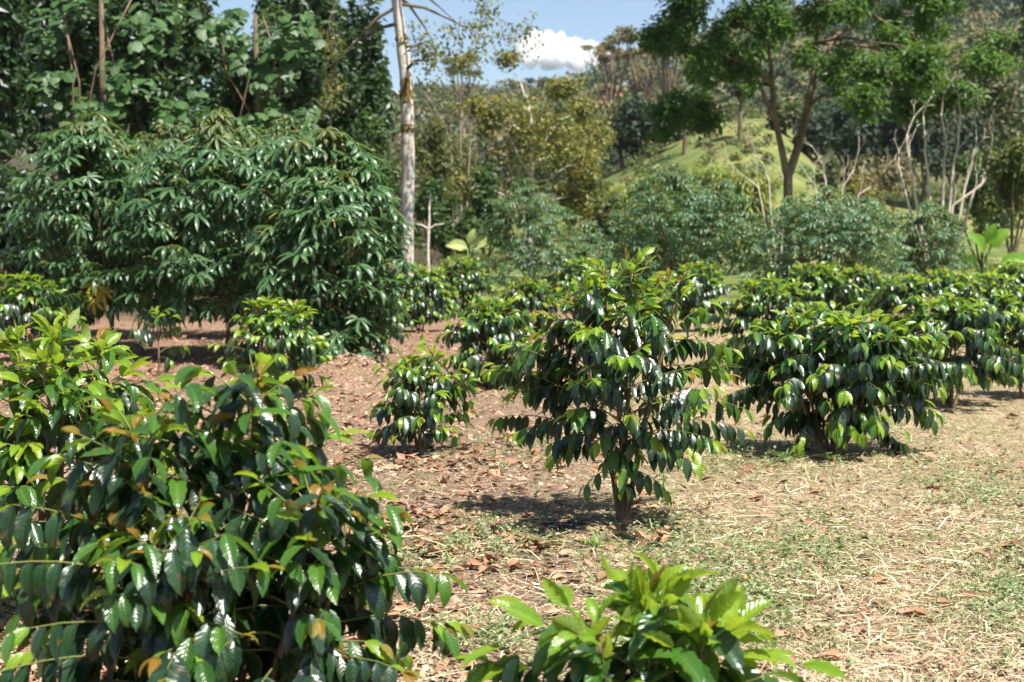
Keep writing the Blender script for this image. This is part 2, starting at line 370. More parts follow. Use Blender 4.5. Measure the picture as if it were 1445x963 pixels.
# ------------------------------------------------------------------ leaf templates
COF_HI = [blade(14, 5, .195, dr, .22, .017, 4.2, tipdrip=.10, twist=tw, seed=i) for i, (dr, tw) in enumerate([(.4, .04), (.8, -.05), (1.1, .03), (.1, -.04)])]
COF_MD = [blade(9, 3, .20, dr, .20, .014, 4, tipdrip=.12, seed=i) for i, dr in enumerate([.5, .95, 1.2])]
COF_LO = [blade(5, 3, .20, dr, .16, 0, 3, seed=i) for i, dr in enumerate([.5, 1.0])]
def leaf_meshes(tmps, mats, name='leaf'):
    return [[make_mesh(name, t.V, t.Q, m, None, t.uv) for m in mats] for t in tmps]
COF_HI_ME = leaf_meshes(COF_HI, COFFEE); COF_MD_ME = leaf_meshes(COF_MD, COFFEE)
CAS = [palmate(7, 6, .092, .85, 1), palmate(7, 6, .098, 1.2, 2), palmate(7, 6, .088, .55, 3), palmate(6, 6, .10, 1.45, 4)]
CAS_LO = [palmate(6, 4, .105, .9, 5), palmate(5, 4, .12, 1.3, 6)]
CASM = [M['cassava'], M['cassava_new'], M['cassava_old']]
CAS_ME = leaf_meshes(CAS, CASM)
LOB = [lobed(1), lobed(2)]; LOB_ME = leaf_meshes(LOB, [M['vine']])
DIA = diamond()

def emit_leaves(root, base, P, R, S, age_tone, tv, metab, tmps, mats, nobj, lowtmps=None, part='leaf', seed=1, inview=True):
    """The nobj leaves that show largest become objects, the rest one joined part."""
    P = np.asarray(P); base = np.asarray(base); n = len(P)
    dist = np.linalg.norm(P-np.array([0, 0, CAMH]), axis=1)
    px = 722.5+F*P[:, 0]/P[:, 1]; zz = CAMH-P[:, 2]; py = 340+F*zz/P[:, 1]
    # leaves on the camera side and the outside of the plant show; hidden ones count less
    c = P.mean(0); tocam = np.array([0, 0, CAMH+1.5])-c; tocam /= np.linalg.norm(tocam)
    ext = np.abs(P-c).max()+1e-6
    score = S/dist*(1+1.1*((P-c)@tocam)/ext) + np.where((px > -10) & (px < 1455) & (py > -10) & (py < 985), 0, -10)
    order = np.argsort(-score); pick = order[:nobj]; rest = order[nobj:]
    for i in pick:
        o = bpy.data.objects.new(part, metab[tv[i] % len(metab)][age_tone[i]]); COL.objects.link(o); o.parent = root
        m = np.eye(4); m[:3, :3] = R[i]*S[i]; m[:3, 3] = P[i]-base; o.matrix_basis = Matrix(m.tolist())
    if len(rest):
        tl = lowtmps or tmps; parts = []
        for k, t in enumerate(tl):
            s = rest[(tv[rest] % len(tl)) == k]
            if len(s): parts.append(stamp(t, P[s]-base, R[s], S[s], age_tone[s]))
        V, Q, U, Mi = join(parts)
        o = link('foliage', make_mesh('foliage', V, Q, mats, Mi, U), root); o['kind'] = 'stuff'

# ------------------------------------------------------------------ coffee
def coffee(name_loc, H, Rx, label, stems=None, seed=1, clear=.18, ll=.155, nobj=300, hi=False, dens=1.0, tipage=.5, droop=.8, sparse=0., bronze=.3,
           up=.45, group='coffee shrubs planted in rows', extra=None, prof=None, cat='coffee shrub'):
    r = random.Random(seed)
    bx, by = name_loc; bz = gz(bx, by)-.01; base = np.array([bx, by, bz])
    root = empty('coffee_shrub', base, label, cat, group)
    stems = stems or [(0, 0, 0, 0, 1.0)]
    P, D, NN, S, A, TV = [], [], [], [], [], []
    st, tw = Tubes(), Tubes()
    dn = .062/dens
    for si, (ox, oy, lx, ly, hf) in enumerate(stems):
        h = H*hf; k = max(6, int(h/.12)); pts = []
        wob = [r.uniform(-.02, .02) for _ in range(k+1)]
        for i in range(k+1):
            t = i/k; pts.append((bx+ox*(.22+.78*t**.7)+lx*t**1.3+wob[i]*t, by+oy*(.22+.78*t**.7)+ly*t**1.3+wob[-i]*t, bz+h*t*.985))
        st = Tubes(); st.add(pts, [.016*(1+.3*(H-1))*(1-.75*i/k)*(1.25 if i == 0 else 1) for i in range(k+1)], 7)
        st.build('stem', M['stem'], root, base)
        pts = np.array(pts); az = r.uniform(0, math.pi)
        z = clear
        while z < h-.02:
            t = z/h; tt = (z-clear)/max(1e-3, h-clear)
            c = np.array([np.interp(t, np.linspace(0, 1, k+1), pts[:, q]) for q in range(3)])
            az += math.pi/2+r.uniform(-.35, .35)
            f = prof(tt) if prof else (.72+.5*math.sin(math.pi*min(1, tt*1.15+.08)))*(1-tt**2.6)*.82+.12
            for side in (0, 1):
                if r.random() < sparse: continue
                a = az+side*math.pi+r.uniform(-.2, .2)
                L = Rx*f*r.uniform(.66, 1.16)*(1+.20*math.sin(a*2+seed*1.7+tt*2)+.10*math.sin(a*3+seed))
                pitch0 = up+.5*tt+r.uniform(-.15, .15)
                branch(r, c, a, L, pitch0, droop*(1-.4*tt)*r.uniform(.7, 1.2), tw, P, D, NN, S, A, TV, ll, tt, tipage, bronze, dens)
            z += dn*r.uniform(.75, 1.3)*(1.1 if tt < .6 else .85)
        # leader tip: young upright leaves
        tip = pts[-1]
        for q in range(6):
            a = q*math.pi/2*1.02+r.uniform(-.3, .3)+(.5 if q > 3 else 0); u = 1.1-.22*(q//2)+r.uniform(-.2, .2)
            d = np.array([math.cos(a)*math.cos(u), math.sin(a)*math.cos(u), math.sin(u)])
            P.append(tip+np.array([0, 0, -.035*(q//2)])); D.append(d); NN.append(np.array([-math.cos(a)*.3, -math.sin(a)*.3, 1]))
            S.append(ll*r.uniform(.55, .85)); A.append(3 if r.random() < bronze+.2 else 2); TV.append(q)
    for e in (extra or []):    # long low branches: (height, azimuth, length, pitch, droop)
        tt = .3; c = np.array([bx, by, bz+e[0]])
        branch(r, c, e[1], e[2], e[3], e[4], tw, P, D, NN, S, A, TV, ll*1.12, tt, .8, bronze, 1.0)
    tw.build('branches', M['twig'], root, base)
    P = np.array(P); P[:, 2] = np.maximum(P[:, 2], ground(P[:, 0], P[:, 1])+.10)
    R_ = frames(np.array(D), np.array(NN)); S = np.array(S)
    # keep leaf tips off the soil
    A = np.array(A); TV = np.array(TV)
    if nobj == 0: emit_leaves(root, base, P, R_, S, A, TV, COF_MD_ME, COF_LO, COFFEE, 0)
    else: emit_leaves(root, base, P, R_, S, A, TV, COF_HI_ME if hi else COF_MD_ME, COF_MD, COFFEE, nobj, COF_MD if hi and by < 6.5 else COF_LO)
    return root

def branch(r, c, a, L, pitch0, droop, tw, P, D, NN, S, A, TV, ll, tt, tipage, bronze, dens):
    step = .05/dens**.5; n = max(2, int(L/step)); pts = [c]; p = c.copy(); dirs = []
    for i in range(n):
        s = (i+.5)/n; pit = pitch0-droop*s*min(1.0, L/.35)
        a2 = a+.15*math.sin(s*4+a*3)
        d = np.array([math.cos(a2)*math.cos(pit), math.sin(a2)*math.cos(pit), math.sin(pit)])
        p = p+d*L/n; pts.append(p); dirs.append(d)
    pts = np.array(pts)
    tw.add(pts[::2] if n > 5 else pts, np.linspace(.0045, .0016, len(pts[::2] if n > 5 else pts)), 4)
    for i in range(n):
        s = (i+1)/n; back = n-1-i                        # nodes behind the tip
        if s < .22+.2*(1-tt) and n > 3: continue
        if r.random() < .05: continue
        d = dirs[i]; side = np.array([-math.sin(a), math.cos(a), 0])
        for sg in (-1, 1):
            if r.random() < .06: continue
            if back == 0: age_tone = (3 if r.random() < bronze else 2) if r.random() < tipage else 1
            elif back == 1: age_tone = (2 if r.random() < .5 else 1) if r.random() < tipage else 0
            elif back == 2: age_tone = 1 if r.random() < tipage*.8 else 0
            else: age_tone = 0 if r.random() < .93-.45*tt*tt else 1  # brighter green more often higher up: sunlit tops put into the leaf colour
            hang = {3: .05, 2: .35, 1: .75, 0: 1.05}[age_tone]+r.uniform(-.25, .3)-.35*tt
            ax = d*(.55 if age_tone < 2 else .9)+side*sg*(.55 if age_tone < 2 else .45)*r.uniform(.6, 1.3)+np.array([0, 0, -hang])
            ax = ax/np.linalg.norm(ax)+np.array([r.uniform(-.12, .12) for _ in range(3)])
            outw = d*np.array([1, 1, 0])*.55+side*sg*.55+np.array([0, 0, .75])+np.array([r.uniform(-.3, .3), r.uniform(-.3, .3), 0])
            P.append(pts[i+1]); D.append(ax); NN.append(outw)
            S.append(ll*{3: .62, 2: .85, 1: .98, 0: 1.08}[age_tone]*r.uniform(.78, 1.15)); A.append(age_tone); TV.append(r.randrange(12))

# ------------------------------------------------------------------ cassava
def cassava(px, d, H, Rx, Rz, label, n=420, nobj=300, seed=1, lr=.20, low=.25, old=0, trunk_lean=(0, 0), cx=0, group='cassava bushes behind the coffee'):
    r = random.Random(seed); g = np.random.default_rng(seed)
    bx = at(px, 400, d)[0]; bz = gz(bx, d)-.02; base = np.array([bx, d, bz])
    root = empty('cassava_bush', base, label, 'cassava bush', group)
    tops = []; n = int(n*1.55)
    pts = [base]; ns = 3+r.randrange(2)
    fork = base+np.array([trunk_lean[0], trunk_lean[1], H*.24])
    t = Tubes(); t.add([base, base+(fork-base)*.5+np.array([.03, 0, 0]), fork], [.035, .03, .026], 8); t.build('stem', M['cassava_stem'], root, base)
    bt = Tubes()
    for k in range(ns+3):
        a = 2*math.pi*k/(ns+3)+r.uniform(-.3, .3); rr = Rx*r.uniform(.25, .6)
        e = np.array([bx+cx+rr*math.cos(a), d+rr*math.sin(a), bz+H*r.uniform(.72, .93)])
        mid = fork*.55+e*.45+np.array([rr*math.cos(a)*.2, rr*math.sin(a)*.2, -.05*H])
        bt.add([fork, mid, e], [.018, .012, .006], 6); tops.append((fork, mid, e))
    bt.build('branches', M['cassava_stem'], root, base)
    pet = Tubes(); P, D, NN, S, A = [], [], [], [], []
    lo = low*H
    whorls = [(r.uniform(0, 2*math.pi), r.random()**.36, r.random(), r.uniform(.18, .42)) for _ in range(max(30, n//7))]
    while len(P) < n:
        wt, wq, wu, wr = r.choice(whorls); th = wt+r.gauss(0, wr*.7); q = min(1.08, abs(wq+r.gauss(0, .12)))
        u = min(1, max(0, wu+r.gauss(0, .06)))
        # dome: widest low on, round over the top; leaves mostly near the outside
        zf = u**.85
        prof = math.sqrt(max(0., 1-(max(0, (zf-.35)/.65))**2.2))*(.78+.22*min(1, zf/.35))
        lump = 1+.13*math.sin(th*3+seed)+.10*math.sin(th*5+zf*7+seed*2)
        rad = Rx*prof*lump*q
        z = bz+lo+(H-lo)*(zf*(1+.10*math.sin(th*2+rad*4+seed)))*(1 if q > .5 else r.uniform(.75, 1.02))
        e = np.array([bx+cx+rad*math.cos(th), d+rad*math.sin(th), z])
        out = np.array([math.cos(th), math.sin(th), 0])
        mg = r.uniform(.5, 1.0); out = out if r.random() < .8 else -out
        ax = out*mg+np.array([r.uniform(-.5, .5), r.uniform(-.5, .5), r.uniform(-.5, .1)])
        up = np.array([r.uniform(-.3, .3), r.uniform(-.45, .15), 1.])+out*.45
        pl = r.uniform(.14, .26); st = e-out*pl*.8-np.array([0, 0, r.uniform(-.02, .1)])
        if len(P) < n*.8: pet.add([st, (st+e)/2+np.array([0, 0, .02]), e], [.0045, .004, .003], 3, cap=False)
        P.append(e); D.append(ax); NN.append(up); S.append(lr*r.uniform(.7, 1.25)); A.append(1 if (zf > .93 and r.random() < .5) else 0)
    for k in range(old):
        e = base+np.array([r.uniform(-.05, .25), -Rx*.75, lo+.12*k+.05]); P.append(e); D.append(np.array([.1*k, -.2, -1])); NN.append(np.array([0, -1, .3])); S.append(lr*.95); A.append(2)
    po = pet.build('petioles', M['petiole'], root, base); po['kind'] = 'stuff'
    P = np.array(P)
    emit_leaves(root, base, P, frames(np.array(D), np.array(NN)), np.array(S), np.array(A), g.integers(0, 8, len(P)), CAS_ME, CAS, CASM, nobj, CAS_LO)
    return root

# ------------------------------------------------------------------ trees
def grow(t, start, direc, length, rad, depth, r, spread=.6, gravity=0., ends=None, segs=4, ratio=.68, kids=(2, 3), wob=.12, minr=.004):
    d = np.array(direc, float); d /= np.linalg.norm(d); p = np.array(start, float); pts = [p]
    for i in range(segs):
        d = d+np.array([r.uniform(-wob, wob), r.uniform(-wob, wob), r.uniform(-wob, wob)+gravity]); d /= np.linalg.norm(d)
        p = p+d*length/segs; pts.append(p)
    t.add(pts, np.linspace(rad, max(minr, rad*.62), len(pts)), 7 if rad > .05 else 5 if rad > .02 else 4)
    if ends is not None and depth <= 1: ends.append(p)
    if depth == 0: return
    for k in range(r.randint(*kids)):
        a = r.uniform(0, 2*math.pi); v = np.cross(d, np.array([math.cos(a), math.sin(a), .3])); v /= max(1e-6, np.linalg.norm(v))
        nd = d+v*spread*r.uniform(.6, 1.25)
        q = pts[-1] if k < 2 else pts[-2]
        grow(t, q, nd, length*ratio*r.uniform(.8, 1.2), rad*.6, depth-1, r, spread, gravity, ends, segs, ratio, kids, wob, minr)

def cloud_leaves(blobs, n, size, g, shell=.45, upb=.55, jitter=.25, flat=None):
    """Leaves spread through ellipsoid blobs [(centre, (rx, ry, rz))]."""
    vol = np.array([b[1][0]*b[1][1]*b[1][2] for b in blobs])**.8; k = g.choice(len(blobs), n, p=vol/vol.sum())
    C = np.array([b[0] for b in blobs])[k]; Rr = np.array([b[1] for b in blobs])[k]
    u = g.normal(size=(n, 3)); u /= np.linalg.norm(u, axis=1, keepdims=True)
    rad = g.random(n)**shell*(1+jitter*g.normal(size=n)*.4)
    P = C+u*Rr*rad[:, None]
    nn = u*.7+g.normal(size=(n, 3))*.45; nn[:, 2] += upb
    d = g.normal(size=(n, 3)); d[:, 2] -= .35
    d = d-nn*(np.sum(d*nn, 1)/np.sum(nn*nn, 1))[:, None]*.9
    return P, frames(d, nn), size*g.uniform(.6, 1.35, n)

def clumps(c, R_, k, g, size=.35, bottom=-.5):
    """k sub-blobs spread over an ellipsoid crown."""
    out = []
    for i in range(k):
        u = g.normal(size=3); u /= np.linalg.norm(u)
        if u[2] < bottom: u[2] *= -.5
        q = g.random()**.4
        s = size*g.uniform(.6, 1.3)
        out.append((np.array(c)+u*np.array(R_)*q*(1-s*.5), tuple(np.array(R_)*s*np.array([1, 1, .75]))))
    return out

def tree(name, label, cat, px, d, top, hw, mat, n=3000, size=.16, seed=1, base_py=None, trunk=.12, k=14, barkm='brown_bark', group=None, low=.35, csize=.36,
         extra_blobs=None, crown_y=None, tmpl=None, ry=None, mats=None, limbs=True, x_off=0, shell=.45):
    """A tree seen at photograph x = px, depth d, its top at photograph y = top, half width hw pixels."""
    g = np.random.default_rng(seed); r = random.Random(seed)
    x = at(px, 300, d)[0]; bz = gz(x, d)-.05; base = np.array([x, d, bz]); ztop = at(px, top, d)[2]
    if ztop < bz+1: print('LOW', label, ztop-bz); ztop = bz+2.5
    H = ztop-bz; s = F/d; R_ = hw/s
    root = empty(name, base, label, cat, group)
    cz0 = bz+H*low; cc = np.array([x+x_off/s, d, (cz0+ztop)/2]); Rv = (R_, (ry or R_*.8), (ztop-cz0)/2)
    t = Tubes(); fork = base+np.array([r.uniform(-.1, .1)*R_, 0, H*max(.15, low*.9)])
    t.add([base, (base+fork)/2+np.array([r.uniform(-.1, .1), 0, 0]), fork], [trunk*1.15, trunk, trunk*.85], 9)
    if limbs:
        for q in range(5):
            a = q*1.26+r.random(); e = cc+np.array([math.cos(a)*R_*.6, math.sin(a)*R_*.5, r.uniform(-.1, .7)*Rv[2]])
            mid = fork*.5+e*.5+np.array([0, 0, -.1*H*.3]); t.add([fork, mid, e], [trunk*.55, trunk*.35, trunk*.12], 5)
    t.build('trunk', M[barkm], root, base)
    blobs = clumps(cc, Rv, int(k*1.9), g, csize*.76)
    if extra_blobs: blobs += extra_blobs
    P, R3, S = cloud_leaves(blobs, n, size, g, shell)
    P[:, 2] = np.maximum(P[:, 2], ground(P[:, 0], P[:, 1])+.05)
    V, Q, U, _ = stamp(tmpl or DIA, P-base, R3, S)
    o = link('crown', make_mesh('crown', V, Q, M[mat], None, U, False), root)
    return root

# ================================================================== THE SETTING: ground
def build_ground():
    ys = np.concatenate([np.arange(-30, 3.5, 2.5), np.arange(3.5, 14, .06), np.geomspace(14, 60, 130)[0:], np.geomspace(61, 460, 140), [520, 600, 700]])
    us = np.concatenate([[-1.6, -1.2, -.9, -.6], np.linspace(-.48, .48, 210), [.6, .9, 1.2, 1.6]])
    U, Y = np.meshgrid(us, ys); X = U*np.where(np.abs(U) > .5, np.maximum(Y, 120), np.maximum(Y, 6))
    Z = ground(X, Y)
    far = Y > 480
    Zr = ground(U*470, np.full_like(Y, 470.)); Z = np.where(far, Zr*.55, Z)
    nr, nc = X.shape; i, j = np.meshgrid(np.arange(nr-1), np.arange(nc-1), indexing='ij'); a = (i*nc+j).ravel()
    T = np.stack([a, a+1, a+nc+1, a+nc], 1)
    V = np.stack([X, Y, Z], 2).reshape(-1, 3)
    o = link('ground', make_mesh('ground', V, T, ground_mat())); o['kind'] = 'structure'; o['label'] = 'dry soil and cut straw rising to wooded hills'
build_ground()

def build_cloud():
    g = np.random.default_rng(5); m, nt, b = shader('cloud_white'); b.inputs['Base Color'].default_value = (.95, .95, .96, 1); b.inputs['Roughness'].default_value = 1
    b.inputs['Specular IOR Level'].default_value = 0
    import bmesh
    bm = bmesh.new(); D = 4200.; s = F/D
    ctr = [(745, 62, 16), (752, 50, 10), (768, 60, 18), (790, 66, 16), (792, 52, 9), (812, 68, 16), (830, 72, 15), (850, 76, 12), (780, 78, 22), (815, 84, 20), (845, 88, 16), (750, 80, 18), (870, 84, 12), (738, 74, 12), (860, 72, 9)]
    for (px, py, r_) in ctr:
        for q in range(10):
            an = g.uniform(0, 6.28); rr = r_*g.uniform(.4, .9) if q else 0
            p = at(px+math.cos(an)*rr, py+math.sin(an)*rr*.8, D+g.uniform(-15, 15)); rad = r_*(.95 if q == 0 else g.uniform(.22, .42))/s
            bmesh.ops.create_icosphere(bm, subdivisions=2, radius=rad, matrix=Matrix.Translation(Vector(p)))
    me = bpy.data.meshes.new('cumulus_cloud'); bm.to_mesh(me); bm.free()
    o = link('cumulus_cloud', me); rm = o.modifiers.new('r', 'REMESH'); rm.mode = 'VOXEL'; rm.voxel_size = 3.0
    sm = o.modifiers.new('s', 'SMOOTH'); sm.iterations = 12
    dg = bpy.context.evaluated_depsgraph_get(); m2 = bpy.data.meshes.new_from_object(o.evaluated_get(dg)); o.modifiers.clear(); o.data = m2; m2.name = 'cumulus_cloud'
    n = len(m2.vertices); co = np.empty(n*3, np.float32); m2.vertices.foreach_get('co', co); co = co.reshape(-1, 3); no = np.empty(n*3, np.float32); m2.vertices.foreach_get('normal', no); no = no.reshape(-1, 3)
    f = fbm(co[:, 0]*.05+co[:, 2]*.03, co[:, 2]*.07+co[:, 1]*.05, 4, 5)-.5; co += no*(f*34)[:, None]; m2.vertices.foreach_set('co', co.ravel())
    m2.materials.clear(); m2.materials.append(m); m2.polygons.foreach_set('use_smooth', np.ones(len(m2.polygons), bool)); m2.update()
    nt.nodes.remove(b); pv = N(nt, 'ShaderNodeVolumePrincipled'); pv.inputs['Color'].default_value = (1, 1, 1, 1); pv.inputs['Density'].default_value = .05; pv.inputs['Anisotropy'].default_value = 0.0
    nt.links.new(pv.outputs[0], nt.nodes['Material Output'].inputs['Volume'])
    o['kind'] = 'structure'; o['label'] = 'white cumulus cloud above the hill ridge'
build_cloud()

# ================================================================== hillside wood (far, one mass) and its distinct trees
def hillside():
    g = np.random.default_rng(21); parts = []; 
    n = 1500; cnt = 0
    while cnt < n:
        y = g.uniform(118, 430); px = g.uniform(380, 1700); x = (px-722.5)/F*y
        if 850 < px < 1310 and y < 165+14*math.sin(px*.02) and g.random() < .93: continue
        cnt += 1
        z = gz(x, y); hgt = g.uniform(5, 11); rw = g.uniform(2.2, 5.5)
        flat = g.random() < .25
        m_ = 2 if g.random() < (.30 if px < 950 else .12) else (1 if (px > 1150 or g.random() < .25) else 0)
        if 845 < px < 900 and 200 < y < 300 and g.random() < .5: m_ = 3
        c = np.array([x, y, z+hgt*(.62 if not flat else .85)])
        bl = clumps(c, (rw, rw, hgt*(.42 if not flat else .10)), 6, g, .5)
        nl = int(150 if y < 220 else 95)
        P, R3, S = cloud_leaves(bl, nl, .72 if y < 220 else 1.1, g)
        parts.append(stamp(DIA, P, R3, S, np.full(nl, m_)))
    V, Q, U, Mi = join(parts)
    o = link('hillside_wood', make_mesh('hillside_wood', V, Q, [M['hill_leaf'], M['hill_dark'], M['hill_brown'], M['hill_red']], Mi, U, False))
    props(o, 'mixed green and brown wood covering the hillside', 'wood', None, 'stuff')
hillside()
def haze():
    m, nt, b = shader('pale_air'); nt.nodes.remove(b); pv = N(nt, 'ShaderNodeVolumePrincipled'); pv.inputs['Color'].default_value = (.80, .88, 1.0, 1); pv.inputs['Density'].default_value = .00010; pv.inputs['Anisotropy'].default_value = .2
    nt.links.new(pv.outputs[0], nt.nodes['Material Output'].inputs['Volume'])
    x0, x1, y0, y1, z0, z1 = -1200, 1200, -70, 760, -4, 175
    V = [(x, y, z) for z in (z0, z1) for y in (y0, y1) for x in (x0, x1)]; Q = [(0, 2, 3, 1), (4, 5, 7, 6), (0, 1, 5, 4), (2, 6, 7, 3), (0, 4, 6, 2), (1, 3, 7, 5)]
    props(link('haze', make_mesh('haze', np.array(V), np.array(Q), m, smooth=False)), 'thin pale haze over the valley and hills', 'haze', None, 'stuff')
haze()

hill = 'distinct trees on the hillside'
for k, (px, d, top, hw, mt, lb) in enumerate([
    (912, 112, 132, 58, 'hill_dark', 'dark rounded tree at the upper end of the grassy spur'),
    (958, 116, 140, 34, 'hill_dark', 'small dark tree at the edge of the pasture slope'),
    (878, 116, 150, 34, 'hill_dark', 'low dark tree below the rounded dark tree on the hillside'),
    (1235, 108, 118, 62, 'hill_dark', 'very dark broad tree in the hollow right of the shade tree'),  # trees of the hollow get dark leaves: its shade is put into their colour
    (1190, 110, 135, 36, 'hill_dark', 'dark tree seen under the shade tree crown'),
    (1300, 106, 100, 50, 'hill_dark', 'dark bushy tree above the bare grey tree'),
    (1390, 110, 25, 80, 'hill_leaf', 'tall mid green tree mass on the right hillside'),
    (1290, 135, 45, 52, 'hill_leaf', 'green tree rising behind the tip of the shade tree'),
    (960, 150, 120, 36, 'hill_leaf', 'olive green tree on the skyline slope under the shade tree'),
    (1345, 108, 120, 46, 'hill_dark', 'dark tree behind the right limbs of the bare grey tree'),
    (1150, 106, 158, 30, 'hill_dark', 'dark green tree at the edge of the hollow right of the shade tree stems'),
    (1105, 108, 180, 26, 'hill_leaf', 'dull green tree between the two shade tree stems'),
]):
    tree('hillside_tree', lb, 'tree', px, d, top, hw, mt, 4200, .5, 100+k, trunk=.2, k=18, group=hill, low=.02, csize=.4)
# thin spreading tree crowns against the cloud and sky
for k, (px, d, top, hw, lb) in enumerate([
    (905, 200, 38, 46, 'flat topped brown tree on the ridge right of the cloud'),
    (860, 205, 52, 34, 'thin spreading tree in front of the white cloud'),
    (940, 185, 30, 34, 'tall brown tree on the ridge next to the shade tree crown'),
    (655, 230, 76, 30, 'grey green tree on the far ridge left of the cloud')]):
    g = np.random.default_rng(300+k); s = F/d; x = at(px, 300, d)[0]; bz = gz(x, d); base = np.array([x, d, bz]); root = empty('umbrella_tree', base, lb, 'tree', hill)
    ztop = at(px, top, d)[2]; t = Tubes(); fk = np.array([x, d, bz+(ztop-bz)*.45]); t.add([base, fk], [.35, .28], 7); bl = []
    for q in range(13):
        a = g.uniform(0, 6.28); rr = hw/s*g.uniform(.2, 1); e = np.array([x+rr*math.cos(a), d+rr*.8*math.sin(a), ztop-g.uniform(.3, 3.4)])
        t.add([fk, (fk+e)/2+np.array([0, 0, -.4]), e], [.2, .12, .05], 5); bl.append((e, (hw/s*.34, hw/s*.34, .32)))
    t.build('trunk', M['brown_bark'], root, base)
    P, R3, S = cloud_leaves(bl, 1500, .5, g); V, Q, U, _ = stamp(DIA, P-base, R3, S); link('crown', make_mesh('crown', V, Q, M['hill_brown' if k != 3 else 'hill_leaf'], None, U, False), root)

# slender dark trunks on the pasture slope
for k, (px, d, top, lb) in enumerate([(965, 104, 130, 'thin tree with bare lower trunk on the left of the pasture'), (1043, 104, 118, 'thin tree with bare lower trunk in the middle of the pasture')]):
    tree('slender_tree', lb, 'tree', px, d, top, 17, 'hill_dark', 900, .4, 330+k, trunk=.16, k=6, low=.72, csize=.6)

def pasture_scrub():
    g = np.random.default_rng(341); parts = []
    for k in range(1700):
        y = g.uniform(70, 160); px = g.uniform(600, 1560); x = (px-722.5)/F*y
        if fbm(x*.09, y*.07, 5, 3) < .47 and g.random() < .85: continue
        h = g.uniform(.2, .7)*(1 if g.random() < .9 else 2.4); rw = h*g.uniform(.7, 1.8); n = int(26+30*h)
        P, R3, S = cloud_leaves([(np.array([x, y, gz(x, y)+h*.4]), (rw, rw, h*.6))], n, .32, g); parts.append(stamp(DIA, P, R3, S, np.full(n, int(g.choice([0, 1, 2, 3], p=[.4, .15, .25, .2])))))
    V, Q, U, Mi = join(parts); props(link('pasture_scrub', make_mesh('pasture_scrub', V, Q, [M['olive_tree'], M['hill_leaf'], M['hill_brown'], M['green_bush']], Mi, U, False)), 'low scrub and weeds over the grassy slope', 'scrub', None, 'stuff')
pasture_scrub()
# ================================================================== bamboo
def bamboo(px, d, top, hw, label, seed, n=1800):
    g = np.random.default_rng(seed); x = at(px, 300, d)[0]; bz = gz(x, d); base = np.array([x, d, bz]); s = F/d; H = (at(px, top+2, d)[2]-bz)
    root = empty('bamboo_clump', base, label, 'bamboo', 'bamboo clumps below the pasture'); t = Tubes(); P, D, NN, S = [], [], [], []
    for q in range(26):
        a = g.uniform(0, 6.28); rr = hw/s*g.uniform(.2, 1); h = H*g.uniform(.7, 1.02); pts = []
        for i in range(6):
            f = i/5; pts.append(base+np.array([math.cos(a)*rr*(.15+.85*f**1.8), math.sin(a)*rr*(.15+.85*f**1.8), h*(f-.18*f**4)]))
        t.add(pts, np.linspace(.035, .008, 6), 4); pts = np.array(pts)
        for i in range(n//26):
            f = .15+.85*g.random()**.8; p = np.array([np.interp(f*5, range(6), pts[:, c]) for c in range(3)])+g.normal(size=3)*.22
            P.append(p); D.append(np.array([math.cos(a)*.7+g.normal()*.4, math.sin(a)*.7+g.normal()*.4, -.45+g.normal()*.35])); NN.append(np.array([g.normal()*.4, g.normal()*.4, 1])); S.append(g.uniform(.45, .85))
    t.build('culms', M['bamboo'], root, base)
    V, Q, U, _ = stamp(diamond(.10, .2), np.array(P)-base, frames(np.array(D), np.array(NN)), np.array(S)); link('crown', make_mesh('crown', V, Q, M['bamboo'], None, U, False), root)
for k, (px, d, top, hw, lb) in enumerate([(895, 74, 232, 34, 'feathery yellow green bamboo at the left end of the bamboo row'), (948, 72, 218, 40, 'arching bamboo just right of the leftmost bamboo clump'),
        (1005, 70, 205, 42, 'tallest feathery bamboo clump in the middle of the row'), (1050, 68, 212, 34, 'yellow green bamboo clump beside the shade tree trunk')]):
    bamboo(px, d, top, hw, lb, 400+k, 4200)
tree('pasture_bush', 'low brown bush on the dry pasture right of the shade tree', 'bush', 1215, 92, 218, 30, 'hill_brown', 900, .3, 411, trunk=.05, low=.05)
tree('pasture_bush', 'orange tinted bush on the dry pasture behind the bare tree', 'bush', 1262, 95, 206, 34, 'hill_brown', 900, .3, 412, trunk=.05, low=.05)
tree('pasture_bush', 'olive bush on the dry pasture in front of the dark hollow', 'bush', 1165, 90, 208, 26, 'hill_leaf', 900, .3, 413, trunk=.05, low=.05)

